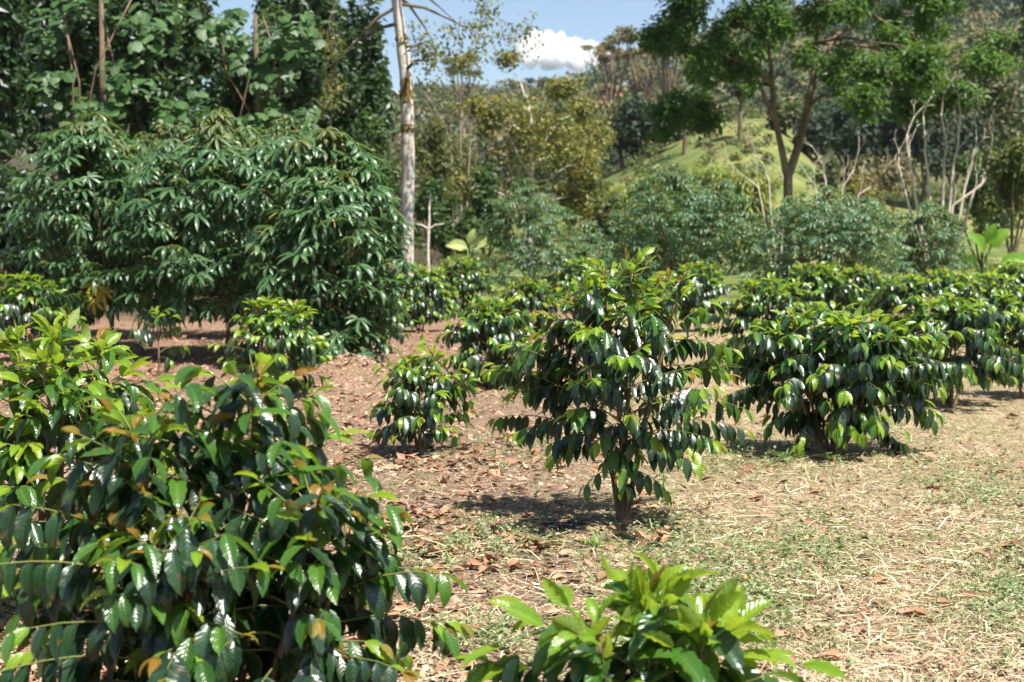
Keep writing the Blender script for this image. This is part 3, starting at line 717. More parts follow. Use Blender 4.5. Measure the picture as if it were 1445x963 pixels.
# ================================================================== middle distance trees and bushes
MID = [
 ('olive_tree', 'broad olive green tree behind the yellow tree', 800, 78, 125, 70, 'olive_tree', 7500, .26, .25),
 ('olive_tree', 'olive tree left of the yellow tree with thin crown', 645, 74, 170, 52, 'olive_tree', 4500, .22, .2),
 ('olive_tree', 'brownish olive tree right behind the white trunked tree', 615, 66, 150, 40, 'olive_tree', 3200, .2, .25),
 ('broadleaf_tree', 'green rounded tree under the left side of the yellow tree', 690, 56, 225, 42, 'green_bush', 4200, .20, .05),
 ('broadleaf_tree', 'green tree under the right side of the yellow tree', 822, 60, 205, 46, 'olive_tree', 4600, .20, .05),
 ('broadleaf_tree', 'dark green bush between the thin white pole and the cassava', 640, 50, 262, 36, 'green_bush', 3600, .18, .0),
 ('broadleaf_tree', 'pale green bush filling the gap behind the thin white pole', 608, 54, 225, 30, 'green_bush', 3000, .18, .0),
 ('broadleaf_tree', 'yellow green tree touching the left edge of the bamboo', 855, 66, 262, 26, 'olive_tree', 2600, .2, .0),
 ('broadleaf_tree', 'dark leafy tree behind the bright broad leaved plant', 1385, 47, 205, 62, 'green_bush', 6000, .16, .1),
 ('broadleaf_tree', 'grey green tree at the right edge behind the coffee rows', 1428, 43, 135, 52, 'olive_tree', 6500, .15, .15),
 ('broadleaf_tree', 'pale bush on the left of the bare grey tree', 1230, 62, 262, 40, 'olive_tree', 3000, .18, .0),
 ('broadleaf_tree', 'small yellow leaved tree among the thin bare shrubs', 1212, 58, 232, 20, 'yellow_tree', 900, .17, .3),
 ('broadleaf_tree', 'low green bush behind the roots of the shade tree', 1140, 60, 275, 42, 'green_bush', 2600, .18, .0),
 ('broadleaf_tree', 'dull green bush below the bare grey tree', 1300, 52, 300, 40, 'green_bush', 2600, .16, .0),
 ('broadleaf_tree', 'green bush between the middle cassava bushes', 845, 48, 290, 34, 'green_bush', 3000, .16, .0),
 ('broadleaf_tree', 'green bush right of the middle cassava by the bamboo', 1085, 52, 290, 34, 'olive_tree', 2600, .17, .0),
]
for k, (nm, lb, px, d, top, hw, mt, n, sz, low) in enumerate(MID):
    tree(nm, lb, 'tree' if top < 260 else 'bush', px, d, top, hw, mt, n, sz, 500+k, trunk=.09, k=16, low=low, csize=.32)

def yellow_tree():
    g = np.random.default_rng(61); r = random.Random(61); d = 58.; base = at(748, 390, d); base[2] = gz(base[0], d); s = F/d
    root = empty('yellow_tree', base, 'tall tree with pale trunk and sparse yellowing leaves', 'tree')
    t = Tubes(); P = lambda px, py, dy=0: at(px, py, d+dy)
    t.add([base, P(748, 300), P(750, 240), P(750, 175), P(744, 135)], [.15, .13, .10, .07, .03], 8)
    ends = []
    for (a, b, dy) in [((749, 250), (718, 190), -1), ((750, 215), (790, 170), 1), ((750, 195), (700, 150), 1.5), ((750, 185), (770, 140), -1), ((748, 260), (800, 235), -1.5), ((748, 285), (690, 265), -1), ((749, 230), (815, 200), 2), ((748, 150), (735, 118), 0), ((749, 285), (790, 280), -1)]:
        A, B = P(*a), P(*b, dy); mid = (A+B)/2+np.array([0, 0, -.15]); t.add([A, mid, B], [.055, .04, .022], 6)
        grow(t, B, (B-mid)*np.array([1, 1, .5]), .65, .02, 2, r, .7, -.03, ends, 3)
    t.build('trunk', M['pale_bark'], root, base)
    bl = [(e, (.6, .6, .4)) for e in ends]+clumps(P(760, 210), (2.9, 2.2, 2.7), 26, g, .3)
    Pp, R3, S = cloud_leaves(bl, 9500, .19, g, .6)
    V, Q, U, _ = stamp(DIA, Pp-base, R3, S); link('crown', make_mesh('crown', V, Q, [M['yellow_tree'], M['olive_tree']], (g.random(len(Q)) < .5).astype(int), U, False), root)
yellow_tree()

# pale grey multi-stemmed tree behind the olive trees
def bare_tree(name, label, stems, d, rad, seed, depth=2, mat='grey_bark', L=1.1, cat='tree', spread=.55, px0=None, grav=.03):
    r = random.Random(seed); x = at(px0, 300, d)[0]; base = np.array([x, d, gz(x, d)]); root = empty(name, base, label, cat)
    for pts in stems:
        t = Tubes(); W = [at(p[0], p[1], d+(p[2] if len(p) > 2 else 0)) for p in pts]
        if pts[0][1] > 290: W[0] = base+np.array([(pts[0][0]-px0)*d/F, 0, 0])
        Wd = [W[0]]
        for i in range(1, len(W)):
            for f in (.35, .7): Wd.append(W[i-1]*(1-f)+W[i]*f+np.array([r.uniform(-.03, .03), r.uniform(-.03, .03), 0]))
            Wd.append(W[i])
        t.add(Wd, np.linspace(rad, rad*.4, len(Wd)), 7)
        for i in range(1, len(W)):
            dd = W[i]-W[i-1]; dd = dd*np.array([1, 1, .8]); grow(t, W[i], dd+np.array([r.uniform(-.4, .4), r.uniform(-.4, .4), .3]), L*(1 if i == len(W)-1 else .8), rad*.38, depth, r, spread, grav, None, 4, .66, (2, 2), .14, .006)
        t.build('limb', M[mat], root, base)
    return root
bare_tree('bare_tree', 'leafless grey tree with many upright limbs behind the coffee rows', [
    [(1325, 310), (1290, 270), (1283, 225), (1280, 190)], [(1328, 310), (1310, 260), (1305, 215), (1303, 160)], [(1330, 310), (1332, 240), (1335, 200), (1328, 160)],
    [(1330, 310), (1345, 235), (1352, 200), (1355, 160)], [(1332, 310), (1362, 262), (1372, 225), (1378, 195)], [(1333, 310), (1375, 268), (1402, 245), (1420, 235)], [(1322, 310), (1275, 262), (1268, 235)], [(1328, 312), (1345, 290), (1385, 262), (1398, 215)]], 44, .05, 71, 3, L=.6, px0=1328)
bare_tree('bare_shrub', 'thin leafless grey shrub left of the shade tree trunk', [[(1095, 300), (1070, 265), (1045, 245)], [(1098, 300), (1085, 255), (1078, 235)], [(1100, 300), (1108, 262), (1100, 240)]], 50, .035, 72, 2, L=.6, cat='shrub', px0=1098)
bare_tree('bare_shrub', 'thin leafless grey shrub right of the shade tree trunk', [[(1165, 300), (1150, 262), (1140, 250)], [(1168, 300), (1165, 255), (1160, 232)], [(1172, 300), (1190, 262), (1205, 240)], [(1175, 300), (1212, 275), (1232, 262)]], 52, .04, 73, 2, L=.7, cat='shrub', px0=1170)
bare_tree('pale_stemmed_tree', 'pale many stemmed tree right of the white trunk', [[(650, 300), (636, 200), (622, 165)], [(652, 300), (650, 190), (652, 160)], [(654, 300), (664, 190), (672, 160)]], 72, .06, 74, 2, L=.8, px0=651, mat='stem_grey')
# small pale pole-like sapling with two side arms
bare_tree('pale_sapling', 'thin white sapling with two short side arms right of the white trunk', [[(605, 365), (605, 322), (606, 290)]], 39, .055, 75, 0, 'pale_bark', .3, px0=605)
def arms():
    o = [x for x in bpy.data.objects if x.name.startswith('pale_sapling')][0]; b = np.array(o.location); t = Tubes()
    for s in (-1, 1):
        t.add([at(605, 324, 39), at(605+s*9, 318, 39), at(605+s*22, 316, 39)], [.03, .022, .012], 5)
    t.build('side_arm', M['pale_bark'], o, b)
arms()

# ------------------------------------------------------------------ white trunked tree
def white_tree():
    r = random.Random(81); g = np.random.default_rng(81); d = 38.; base = at(574, 400, d); base[2] = gz(base[0], d)-.05; P = lambda px, py, dy=0: at(px, py, d+dy)
    root = empty('white_trunk_tree', base, 'tall pale smooth trunked tree with mossy collars and thin crown', 'tree')
    pts = [base, P(574, 330), P(576, 250), P(575, 160), P(573, 110), P(566, 50), P(559, 0), P(552, -70), P(545, -150)]
    t = Tubes(); hp = []; 
    for i in range(len(pts)-1):
        for q in range(5): hp.append(pts[i]*(1-q/5)+pts[i+1]*q/5)
    hp.append(pts[-1]); n = len(hp); rr = np.interp(np.linspace(0, 1, n), [0, .12, .55, .62, 1], [.215, .18, .165, .15, .09])
    rr = rr*(1+.04*np.sin(np.arange(n)*1.7)); t.add(hp, rr, 16); t.build('trunk', M['pale_bark'], root, base)
    for (py, hh, k_) in [(132, 24, 1.13), (60, 12, 1.10), (182, 8, 1.06)]:
        rad = .165 if py > 100 else .148; m = 15; sd = 22; XS = [0, 50, 110, 160, 250]; XP = [559, 566, 573, 575, 576]; t = Tubes()
        t.add([P(np.interp(py+hh-2*hh*i/(m-1), XS, XP), py+hh-2*hh*i/(m-1)) for i in range(m)], [rad]*m, sd, cap=False)
        Vv = t.V[0]; cen = np.repeat(Vv.reshape(m, sd, 3).mean(1), sd, 0); ii, jj = np.divmod(np.arange(m*sd), sd)
        env = np.sin(math.pi*ii/(m-1))**.5; nz = fbm(ii*.55+py, np.minimum(jj, sd-jj)*.6, py, 3)
        t.V[0] = cen+(Vv-cen)*(1+(-.10+env*.13*k_+(nz-.42)*.50*env))[:, None]
        t.build('moss_collar', M['moss_bark'], root, base)
    t = Tubes(); t.add([P(572, 140), P(556, 128)], [.06, .035], 7); t.build('branch_stub', M['pale_bark'], root, base)
    t = Tubes(); t.add([P(576, 143), P(585, 134)], [.06, .04], 7); t.build('branch_stub', M['pale_bark'], root, base)
    ends = []; t = Tubes()
    for (a, b, dy) in [((560, 10), (505, 55), 0), ((563, 33), (500, 62), 1), ((556, -30), (620, 10), -1), ((554, -60), (640, -20), 0), ((557, -10), (600, 40), 1), ((572, 100), (600, 85), -1), ((550, -90), (500, -40), 0), ((552, -60), (600, -60), -1), ((550, -100), (640, -80), 1), ((558, 5), (640, 30), 0.5)]:
        A, B = P(*a), P(*b, dy); mid = (A+B)/2+np.array([0, 0, .12]); t.add([A, mid, B], [.055, .04, .022], 6); grow(t, B, B-mid, .9, .02, 3, r, .7, -.03, ends, 3, .7, (2, 3))
    t.build('branches', M['brown_bark'], root, base)
    bl = [(e, (.42, .42, .3)) for e in ends]+[(P(605, 90, 0), (.7, .6, .5)), (P(620, 118, 0), (.8, .6, .35))]
    Pp, R3, S = cloud_leaves(bl, 2600, .13, g, .6); V, Q, U, _ = stamp(DIA, Pp-base, R3, S)
    link('crown', make_mesh('crown', V, Q, [M['olive_tree'], M['yellow_tree']], (g.random(len(Q)) < .25).astype(int), U, False), root)
white_tree()

# ------------------------------------------------------------------ the shade tree on the right
def shade_tree():
    r = random.Random(91); g = np.random.default_rng(91); d = 44.; base = at(1113, 400, d); base[2] = gz(base[0], d)-.05; P = lambda px, py, dy=0: at(px, py, d+dy)
    root = empty('shade_tree', base, 'large forked shade tree with wide dark green crown over the plot', 'tree')
    t = Tubes(); t.add([base, P(1112, 340), P(1112, 290), P(1112, 250), P(1112, 232)], [.21, .17, .15, .14, .14], 12); t.build('trunk', M['brown_bark'], root, base)
    tl = Tubes(); tl.add([P(1110, 245), P(1102, 205), P(1094, 170), P(1090, 120), P(1086, 70), P(1080, 10)], [.12, .10, .09, .08, .06, .04], 9)
    tl.add([P(1095, 175), P(1080, 140), P(1064, 100)], [.09, .07, .05], 7); tl.build('limb', M['brown_bark'], root, base)
    tr = Tubes(); tr.add([P(1114, 245), P(1127, 205), P(1138, 160), P(1148, 110), P(1152, 60), P(1165, 0), P(1175, -60)], [.14, .13, .12, .10, .08, .06, .04], 9)
    tr.add([P(1148, 110), P(1162, 80), P(1180, 50)], [.10, .07, .05], 7); tr.build('limb', M['brown_bark'], root, base)
    ends = []; br = Tubes()
    for (a, b, dy) in [((1090, 120), (1025, 80), -.8), ((1086, 60), (1010, 30), .8), ((1064, 100), (1015, 115), .5), ((1082, 20), (1020, -40), -1), ((1152, 60), (1230, 60), -1), ((1180, 50), (1260, 20), 1), ((1165, 0), (1250, -50), 0),
                       ((1150, 90), (1220, 110), 1.4), ((1140, 150), (1180, 135), -1), ((1175, -60), (1140, -120), 1), ((1160, 20), (1110, -60), -1.5), ((1165, 0), (1300, 60), -.5), ((1152, 60), (1290, 85), .8), ((1090, 120), (1040, 130), 1.5)]:
        A, B = P(*a), P(*b, dy); mid = (A+B)/2+np.array([0, 0, .15]); br.add([A, mid, B], [.07, .05, .03], 6); grow(br, B, B-mid, 1.1, .03, 2, r, .7, .0, ends, 3, .7, (2, 3))
    br.build('branches', M['brown_bark'], root, base)
    bl = [(e, (.6, .6, .38)) for e in ends]
    spec = [(955, 30, 34), (1010, 85, 42), (1045, 95, 34), (985, 95, 30), (1080, 60, 44), (1170, 95, 34), (970, 20, 36), (1010, 60, 44), (995, 90, 34), (1025, 105, 30), (1050, 90, 40), (1060, 30, 50), (1110, 20, 50), (1150, 10, 50), (1120, -40, 60), (1200, 20, 50), (1205, 75, 44), (1250, 40, 46), (1235, 95, 34), (1290, 60, 40), (1310, 20, 40),
            (1318, 90, 24), (1180, 120, 28), (1195, 148, 16), (1260, -30, 60), (1190, -60, 60), (1000, -30, 60), (1060, -70, 60), (1130, 75, 30), (1340, 40, 22), (975, 60, 26), (1060, 118, 20), (1000, 120, 20)]
    for (px, py, w_) in spec:
        s = F/d
        for q in range(4):
            bl.append((P(px+g.uniform(-.5, .5)*w_, py+g.uniform(-.4, .4)*w_, g.uniform(-2.2, 2.2)), (w_/s*.46, w_/s*.62, w_/s*.46)))
    Pp, R3, S = cloud_leaves(bl, 44000, .20, g, .6, upb=.8, jitter=.5)
    V, Q, U, _ = stamp(diamond(.24, .25), Pp-base, R3, S); link('crown', make_mesh('crown', V, Q, M['shade_tree'], None, U, False), root)
shade_tree()
# leaves hanging in from a tree that stands right of the frame
tree('overhanging_tree', 'dark tree whose hanging leaves reach into the top right corner', 'tree', 1500, 30, -60, 85, 'dark_tree', 5000, .15, 95, trunk=.18, low=.62, k=18)

# ------------------------------------------------------------------ forest edge on the left
lf = 'tall forest edge trees on the left'
for k, (px, d, top, hw, n, low, lb) in enumerate([
    (-60, 36, -220, 130, 12000, .05, 'very dark tall tree at the left edge of the forest'),
    (60, 40, -260, 110, 12000, .04, 'dark tall tree behind the left vine covered tree'),
    (185, 46, -240, 95, 10000, .04, 'dark tree in the gap between the two vine covered trees'),
    (265, 44, -230, 62, 7500, .05, 'dark tree with sky showing through just left of the sky gap'),
    (425, 42, -230, 70, 10000, .08, 'dark tall tree right of the sky gap'),
    (510, 44, -40, 50, 6500, .08, 'dark tree directly left of the white trunk'),
]):
    tree('forest_tree', lb, 'tree', px, d, top, hw, 'dark_tree', n, .27, 600+k, trunk=.25, k=44, group=lf, low=0.0, csize=.27, ry=3.0, limbs=False)
tree('forest_bush', 'bright green bushy undergrowth at the foot of the forest left of the white trunk', 'bush', 520, 40, 150, 48, 'green_bush', 5000, .15, 620, trunk=.06, low=.0)
tree('forest_bush', 'dark undergrowth bush under the forest at the far left', 'bush', 10, 29, 210, 110, 'dark_tree', 11000, .17, 621, trunk=.06, low=.0)
tree('forest_bush', 'low dark bush filling the left edge below the tall forest', 'bush', 25, 25.5, 262, 105, 'dark_tree', 9000, .15, 626, trunk=.05, low=.0)
tree('forest_bush', 'dark undergrowth behind the leftmost cassava bush', 'bush', 200, 34, 220, 120, 'dark_tree', 8000, .17, 622, trunk=.06, low=.0)
tree('forest_bush', 'dark undergrowth behind the two right cassava bushes', 'bush', 420, 34, 200, 110, 'dark_tree', 8000, .17, 623, trunk=.06, low=.0)
tree('small_leaved_tree', 'light green small leaved tree with thin twigs near the top left', 'tree', 215, 37, -60, 60, 'green_bush', 5500, .15, 624, trunk=.1, low=.35, k=22, csize=.3)
tree('small_leaved_tree', 'light green small leaved tree right of the sky gap', 'tree', 385, 36, -10, 62, 'green_bush', 6000, .15, 625, trunk=.1, low=.25, k=22, csize=.3)

def vine_mass(px, py, d, hwx, hwy, label, seed, n, lean=0):
    """A tree smothered in broad leaved climber: trunk, climbing stems and shingled broad leaves."""
    g = np.random.default_rng(seed); r = random.Random(seed); s = F/d; x = at(px, 300, d)[0]; base = np.array([x, d, gz(x, d)]); root = empty('vine_covered_tree', base, label, 'tree', 'vine covered trees at the forest edge')
    t = Tubes(); t.add([base, at(px-5, py+hwy*.3, d), at(px-8, py-hwy, d)], [.09, .07, .04], 8); t.build('trunk', M['brown_bark'], root, base)
    t = Tubes(); 
    for q in range(4):
        a = at(px+r.uniform(-.5, .5)*hwx, py+hwy, d-.6); b = at(px+r.uniform(-.8, .8)*hwx, py-hwy*r.uniform(.3, 1), d-.7); t.add([a, (a+b)/2+np.array([r.uniform(-.3, .3), -.1, 0]), b], .02, 4)
    t.build('climbing_stems', M['cassava_stem'], root, base)
    P, D, NN, S = [], [], [], []
    drapes = [(r.uniform(-1, 1), r.uniform(-1, 1), r.uniform(.10, .30), r.uniform(-.9, .6)) for _ in range(26)]
    while len(P) < n:
        a, b, sg, dd_ = r.choice(drapes); u = a+r.gauss(0, sg*.8); v = b+abs(r.gauss(0, sg))*1.2-.1
        p = at(px+u*hwx, py+v*hwy, d+dd_*1.6+(v-b)*-.9+r.uniform(-.25, .5))
        P.append(p); nn = np.array([(u-a)*1.2+r.uniform(-.5, .5), -.45+r.uniform(-.35, .35), .8+r.uniform(-.3, .3)]); NN.append(nn)
        D.append(np.array([r.uniform(-.6, .6)+(u-a), -.45, -.45+r.uniform(-.4, .4)])); S.append(.09+.22*r.random()**1.8)
    P = np.array(P); emit_leaves(root, base, P, frames(np.array(D), np.array(NN)), np.array(S), np.zeros(len(P), int), g.integers(0, 2, len(P)), LOB_ME, LOB, [M['vine']], 300)
    P2, R3, S2 = cloud_leaves(clumps(at(px, py+15, d+.9), (hwx/s*1.2, 1.2, hwy/s*1.3), 16, g, .34, -1), 7000, .2, g); V, Q, U, _ = stamp(DIA, P2-base, R3, S2); link('crown', make_mesh('crown', V, Q, M['dark_tree'], None, U, False), root)
vine_mass(150, 85, 31, 95, 115, 'left vine covered tree with broad pale green leaves', 31, 900)
vine_mass(368, 95, 32, 72, 75, 'right vine covered tree with broad pale green leaves by the sky gap', 32, 700)

# ------------------------------------------------------------------ broad leaved plants
def broad_plant(px, d, py0, label, leaves, mat, seed):
    r = random.Random(seed); x = at(px, 300, d)[0]; base = np.array([x, d, gz(x, d)]); root = empty('broad_leaved_plant', base, label, 'plant'); me = make_mesh('leaf', BR.V, BR.Q, M[mat], None, BR.uv)
    for (lx, ly, an, ln) in leaves:
        e = at(lx, ly, d+r.uniform(-.3, .3)); mid = (base+e)/2+np.array([0, 0, .15]); t = Tubes(); t.add([base, mid, e], [.025, .02, .012], 5); t.build('leaf_stalk', M['green_stalk'], root, base)
        dd = np.array([[math.sin(an), -.45, math.cos(an)]]); R3 = frames(dd, np.array([[r.uniform(-.4, .4), -.8, .6]]))[0]
        o = bpy.data.objects.new('leaf', me); COL.objects.link(o); o.parent = root; m = np.eye(4); m[:3, :3] = R3*ln; m[:3, 3] = e-base; o.matrix_basis = Matrix(m.tolist())
M['green_stalk'] = plain_mat('green_leaf_stalk', [(.10, .20, .03), (.16, .26, .05)], .5, 4, bump=0)
BR = blade(10, 5, .30, .7, .25, .015, 3)
broad_plant(1392, 38, 345, 'bright green plant with huge soft leaves behind the right coffee rows', [(1388, 358, -.5, .75), (1398, 350, .5, .7), (1380, 372, -1.2, .6), (1412, 372, 1.3, .75), (1395, 345, .05, .6), (1430, 368, 1.5, .6), (1402, 382, 2.2, .5)], 'big_leaf', 1)
broad_plant(665, 37, 345, 'pale yellow green plant with broad drooping leaves by the middle cassava', [(660, 352, -1.2, .6), (668, 350, 1.1, .65), (655, 362, -2, .5), (672, 362, 1.9, .5), (664, 346, .2, .45), (682, 372, 1.6, .45)], 'pale_leaf', 2)

# ------------------------------------------------------------------ cassava bushes
cassava(148, 20.5, 3.2, 1.08, 1, 'leftmost cassava bush on a leaning brown stem', 620, 300, 41, .285, .24, old=3, trunk_lean=(.12, 0), cx=-.05)
cassava(318, 19.5, 3.15, 1.25, 1, 'middle cassava bush of the three big ones on the left', 680, 300, 42, .285, .20, cx=-.05)
cassava(462, 17.8, 2.75, .92, 1, 'rightmost of the three big cassava bushes with leaves almost to the soil', 640, 300, 43, .28, .05)
cassava(238, 23.5, 3.3, 1.2, 1, 'cassava bush filling in behind the leftmost two', 460, 120, 44, .22, .25)
cassava(410, 23.0, 3.35, 1.15, 1, 'cassava bush behind the gap between the middle and right cassava', 460, 120, 45, .22, .25)
cassava(742, 36, 2.95, 1.3, 1, 'small bluish green cassava bush behind the centre aisle', 520, 160, 46, .21, .12)
cassava(952, 33, 3.1, 1.9, 1, 'wide round bluish green cassava bush right of the centre', 900, 300, 47, .21, .12)
cassava(1165, 31, 2.55, 1.55, 1, 'wide cassava bush below the shade tree trunk', 760, 300, 48, .21, .1)
cassava(1308, 36, 2.45, 1.05, 1, 'dark cassava bush in shade below the bare grey tree', 420, 100, 49, .21, .08)
cassava(830, 37, 2.0, .9, 1, 'low cassava bush between the two middle cassava bushes', 300, 60, 50, .2, .1)

# ------------------------------------------------------------------ coffee shrubs
def C(px, d, top, hwpx, label, **k):
    x = at(px, 400, d)[0]; z0 = gz(x, d); ztop = at(px, top, d)[2]
    return coffee((x, d), ztop-z0, hwpx*d/F, label, **k)
def dome(tt): return (.62+.55*math.sin(math.pi*min(1, tt*1.1+.10)))*(1-max(0, tt-.35)**1.8*2.0)*.88
# near left: two leaders, big mature leaves
C(315, 4.25, 548, 280, 'large nearest coffee shrub on the left with bronze tips', stems=[(.07, .06, .01, 0, 1.05), (-.16, -.10, -.08, -.03, .93), (-.02, .1, .02, .05, .86), (.20, -.12, .10, -.06, .74), (-.26, .02, -.12, -.1, .66), (.28, .0, .10, .0, .64), (-.1, -.2, -.03, -.12, .66)], seed=3, clear=.24, ll=.118, hi=True, dens=1.45, bronze=.7, tipage=.5, droop=1.0, up=.4, prof=lambda t: .24+.72*(1-t)**.8)
C(80, 5.9, 455, 160, 'bright green coffee shrub behind the large left one', stems=[(0, 0, 0, 0, 1.0), (.12, .08, .05, 0, .95), (-.14, .05, -.05, 0, .97), (.0, -.12, 0, -.04, .93)], seed=4, clear=.3, ll=.130, hi=True, bronze=.08, tipage=.95, prof=dome)
C(925, 3.85, 842, 190, 'low young coffee plant with lime green leaves at the bottom edge', stems=[(0, 0, 0, 0, 1.0), (.09, -.04, .05, -.03, .93), (-.10, -.03, -.06, -.02, .92), (.0, .1, .0, .05, .9)], seed=5, clear=.08, ll=.158, hi=True, bronze=.0, tipage=.95, up=.6, droop=.6, dens=1.0, sparse=.03)
C(880, 8.05, 368, 172, 'open lanky coffee shrub standing alone in the middle', stems=[(0, 0, .04, 0, 1.0), (.05, .02, -.16, .05, .97), (.08, -.02, .24, 0, .93), (.0, .03, .08, -.05, .88), (-.05, 0, -.26, 0, .86)], seed=6, clear=.46, ll=.115, hi=True, bronze=.28, tipage=.95, sparse=.44, up=.62, droop=.75, dens=1.15,
  prof=lambda t: (.68+.45*math.sin(math.pi*min(1, t+.2)))*(1-t**1.5)*.9+.17,
  extra=[(.66, math.radians(172), .66, .55, .9), (.50, math.radians(185), .66, .45, .9), (.48, math.radians(205), .52, .40, .9), (.60, math.radians(5), .74, .50, .9), (.52, math.radians(-12), .76, .40, .8), (.50, math.radians(-40), .5, .3, .8), (.74, math.radians(160), .62, .6, .9), (.34, math.radians(-80), .12, .1, .4), (.80, math.radians(10), .66, .5, .9),
         (.45, math.radians(190), .40, .3, .9), (.42, math.radians(-20), .42, .3, .9), (.90, math.radians(178), .62, .5, .9), (.30, math.radians(-150), .26, .2, 1.2), (.30, math.radians(-35), .28, .2, 1.2), (.22, math.radians(-85), .16, .3, 1.2), (.40, math.radians(-100), .30, .2, 1.2), (.36, math.radians(-95), .22, .2, 1.2), (.44, math.radians(-120), .30, .3, 1.2), (.48, math.radians(-70), .30, .3, 1.2), (.95, math.radians(2), .66, .5, .9), (1.05, math.radians(175), .5, .5, .9), (.56, math.radians(-60), .40, .3, .9), (.56, math.radians(240), .40, .3, .9)])
C(592, 10.6, 490, 72, 'small upright coffee shrub left of the aisle with tall leader', stems=[(0, 0, -.03, 0, .90), (.05, 0, .06, 0, 1.0), (-.05, .03, -.10, 0, .86), (.0, -.05, .0, -.05, .80)], seed=7, clear=.18, ll=.125, bronze=.08, tipage=.6, sparse=.03)
C(1178, 10.6, 432, 128, 'wide dense coffee shrub right of the middle one', stems=[(0, 0, 0, 0, 1.0), (-.2, .05, -.12, 0, .97), (.2, .0, .12, 0, .95), (.05, -.15, .02, -.05, .93), (-.08, .2, -.03, .08, .97), (.28, .05, .15, 0, .88), (-.28, .0, -.15, 0, .86)], seed=8, clear=.24, ll=.135, bronze=.03, tipage=.55, prof=dome, droop=1.1)
C(1345, 13.8, 420, 98, 'dense coffee shrub on a dark stem at the right', stems=[(0, 0, 0, 0, 1.0), (-.15, .05, -.08, 0, .97), (.15, .0, .10, 0, .97), (0, -.1, 0, -.06, .95), (-.06, .1, 0, .06, .95)], seed=9, clear=.30, ll=.135, bronze=.02, tipage=.55, prof=dome, droop=1.15)
C(690, 15.5, 420, 66, 'shiny dome shaped coffee shrub in the centre aisle', stems=[(0, 0, 0, 0, 1.0), (.12, .04, .08, 0, .97), (-.12, .03, -.06, 0, .95), (0, -.1, 0, -.05, .9)], seed=10, clear=.14, ll=.14, bronze=.02, tipage=.55, prof=dome, droop=1.0)
C(385, 14.2, 420, 70, 'glossy bright coffee shrub in front of the big cassava', stems=[(0, 0, -.05, 0, 1.0), (.15, .04, .08, 0, .93), (-.12, .03, -.05, 0, .95)], seed=11, clear=.16, ll=.14, bronze=.02, tipage=1.0, prof=dome)
C(1085, 17.5, 390, 66, 'coffee shrub peeking out left behind the wide dense one', stems=[(0, 0, 0, 0, 1.0), (.2, .04, .1, 0, .95), (-.15, .03, -.06, 0, .95)], seed=12, clear=.2, ll=.145, bronze=.05, tipage=.6, prof=dome, nobj=200, droop=1.0)
C(222, 17.0, 438, 52, 'sparse young coffee plant under the leftmost cassava', seed=13, clear=.2, ll=.15, bronze=.05, tipage=.3, sparse=.4, nobj=100, dens=.8)
C(744, 23, 397, 46, 'coffee shrub just behind the dome shaped one', stems=[(0, 0, 0, 0, 1.0), (.15, .04, .08, 0, .97), (-.15, .03, -.08, 0, .95)], seed=14, clear=.15, ll=.16, bronze=.02, tipage=.5, prof=dome, nobj=100, droop=1.0)
C(592, 25, 376, 48, 'coffee shrub at the foot of the white trunk', stems=[(0, 0, 0, 0, 1.0), (.15, .04, .15, 0, .97), (-.12, .03, -.12, 0, .95), (0, -.1, 0, 0, .95)], seed=15, clear=.25, ll=.16, bronze=.02, tipage=.6, prof=dome, nobj=100, droop=1.0)
FAR = [(650, 30, 362, 28, 'small coffee shrub right of the one at the white trunk'), (822, 29, 366, 38, 'coffee shrub behind the left shoulder of the middle one'), (985, 25, 372, 50, 'coffee shrub behind the right shoulder of the middle one'),
       (1150, 25, 372, 48, 'coffee shrub in front of the cassava under the shade tree'), (1215, 27, 378, 40, 'coffee shrub in the back row over the wide dense one'), (1282, 21, 388, 52, 'coffee shrub between the two dense right shrubs'), (1335, 25, 380, 46, 'coffee shrub in the back row above the dark stemmed one'),
       (1398, 19, 386, 54, 'coffee shrub behind the dark stemmed one to its right'), (1440, 26, 368, 50, 'coffee shrub in the back row at the right edge'), (1452, 14.5, 408, 50, 'coffee shrub cut by the right edge of the view'), (30, 19, 388, 70, 'coffee shrub in the shade of the cassava at the left edge'), (95, 24, 396, 48, 'coffee shrub behind the one at the left edge'), (540, 20, 420, 28, 'narrow coffee shrub at the right foot of the cassava'),
       (900, 35, 362, 36, 'far coffee shrub in the aisle below the round cassava')]
for k, (px, d, top, hw, lb) in enumerate(FAR):
    C(px, d, top, hw, lb, stems=[(0, 0, 0, 0, 1.0), (.14, .04, .1, 0, .95), (-.14, .03, -.1, 0, .96)], seed=30+k, clear=.25, ll=.16 if d < 22 else .18, bronze=.04, tipage=.55, prof=dome, nobj=80 if d < 22 else 0, dens=.9)

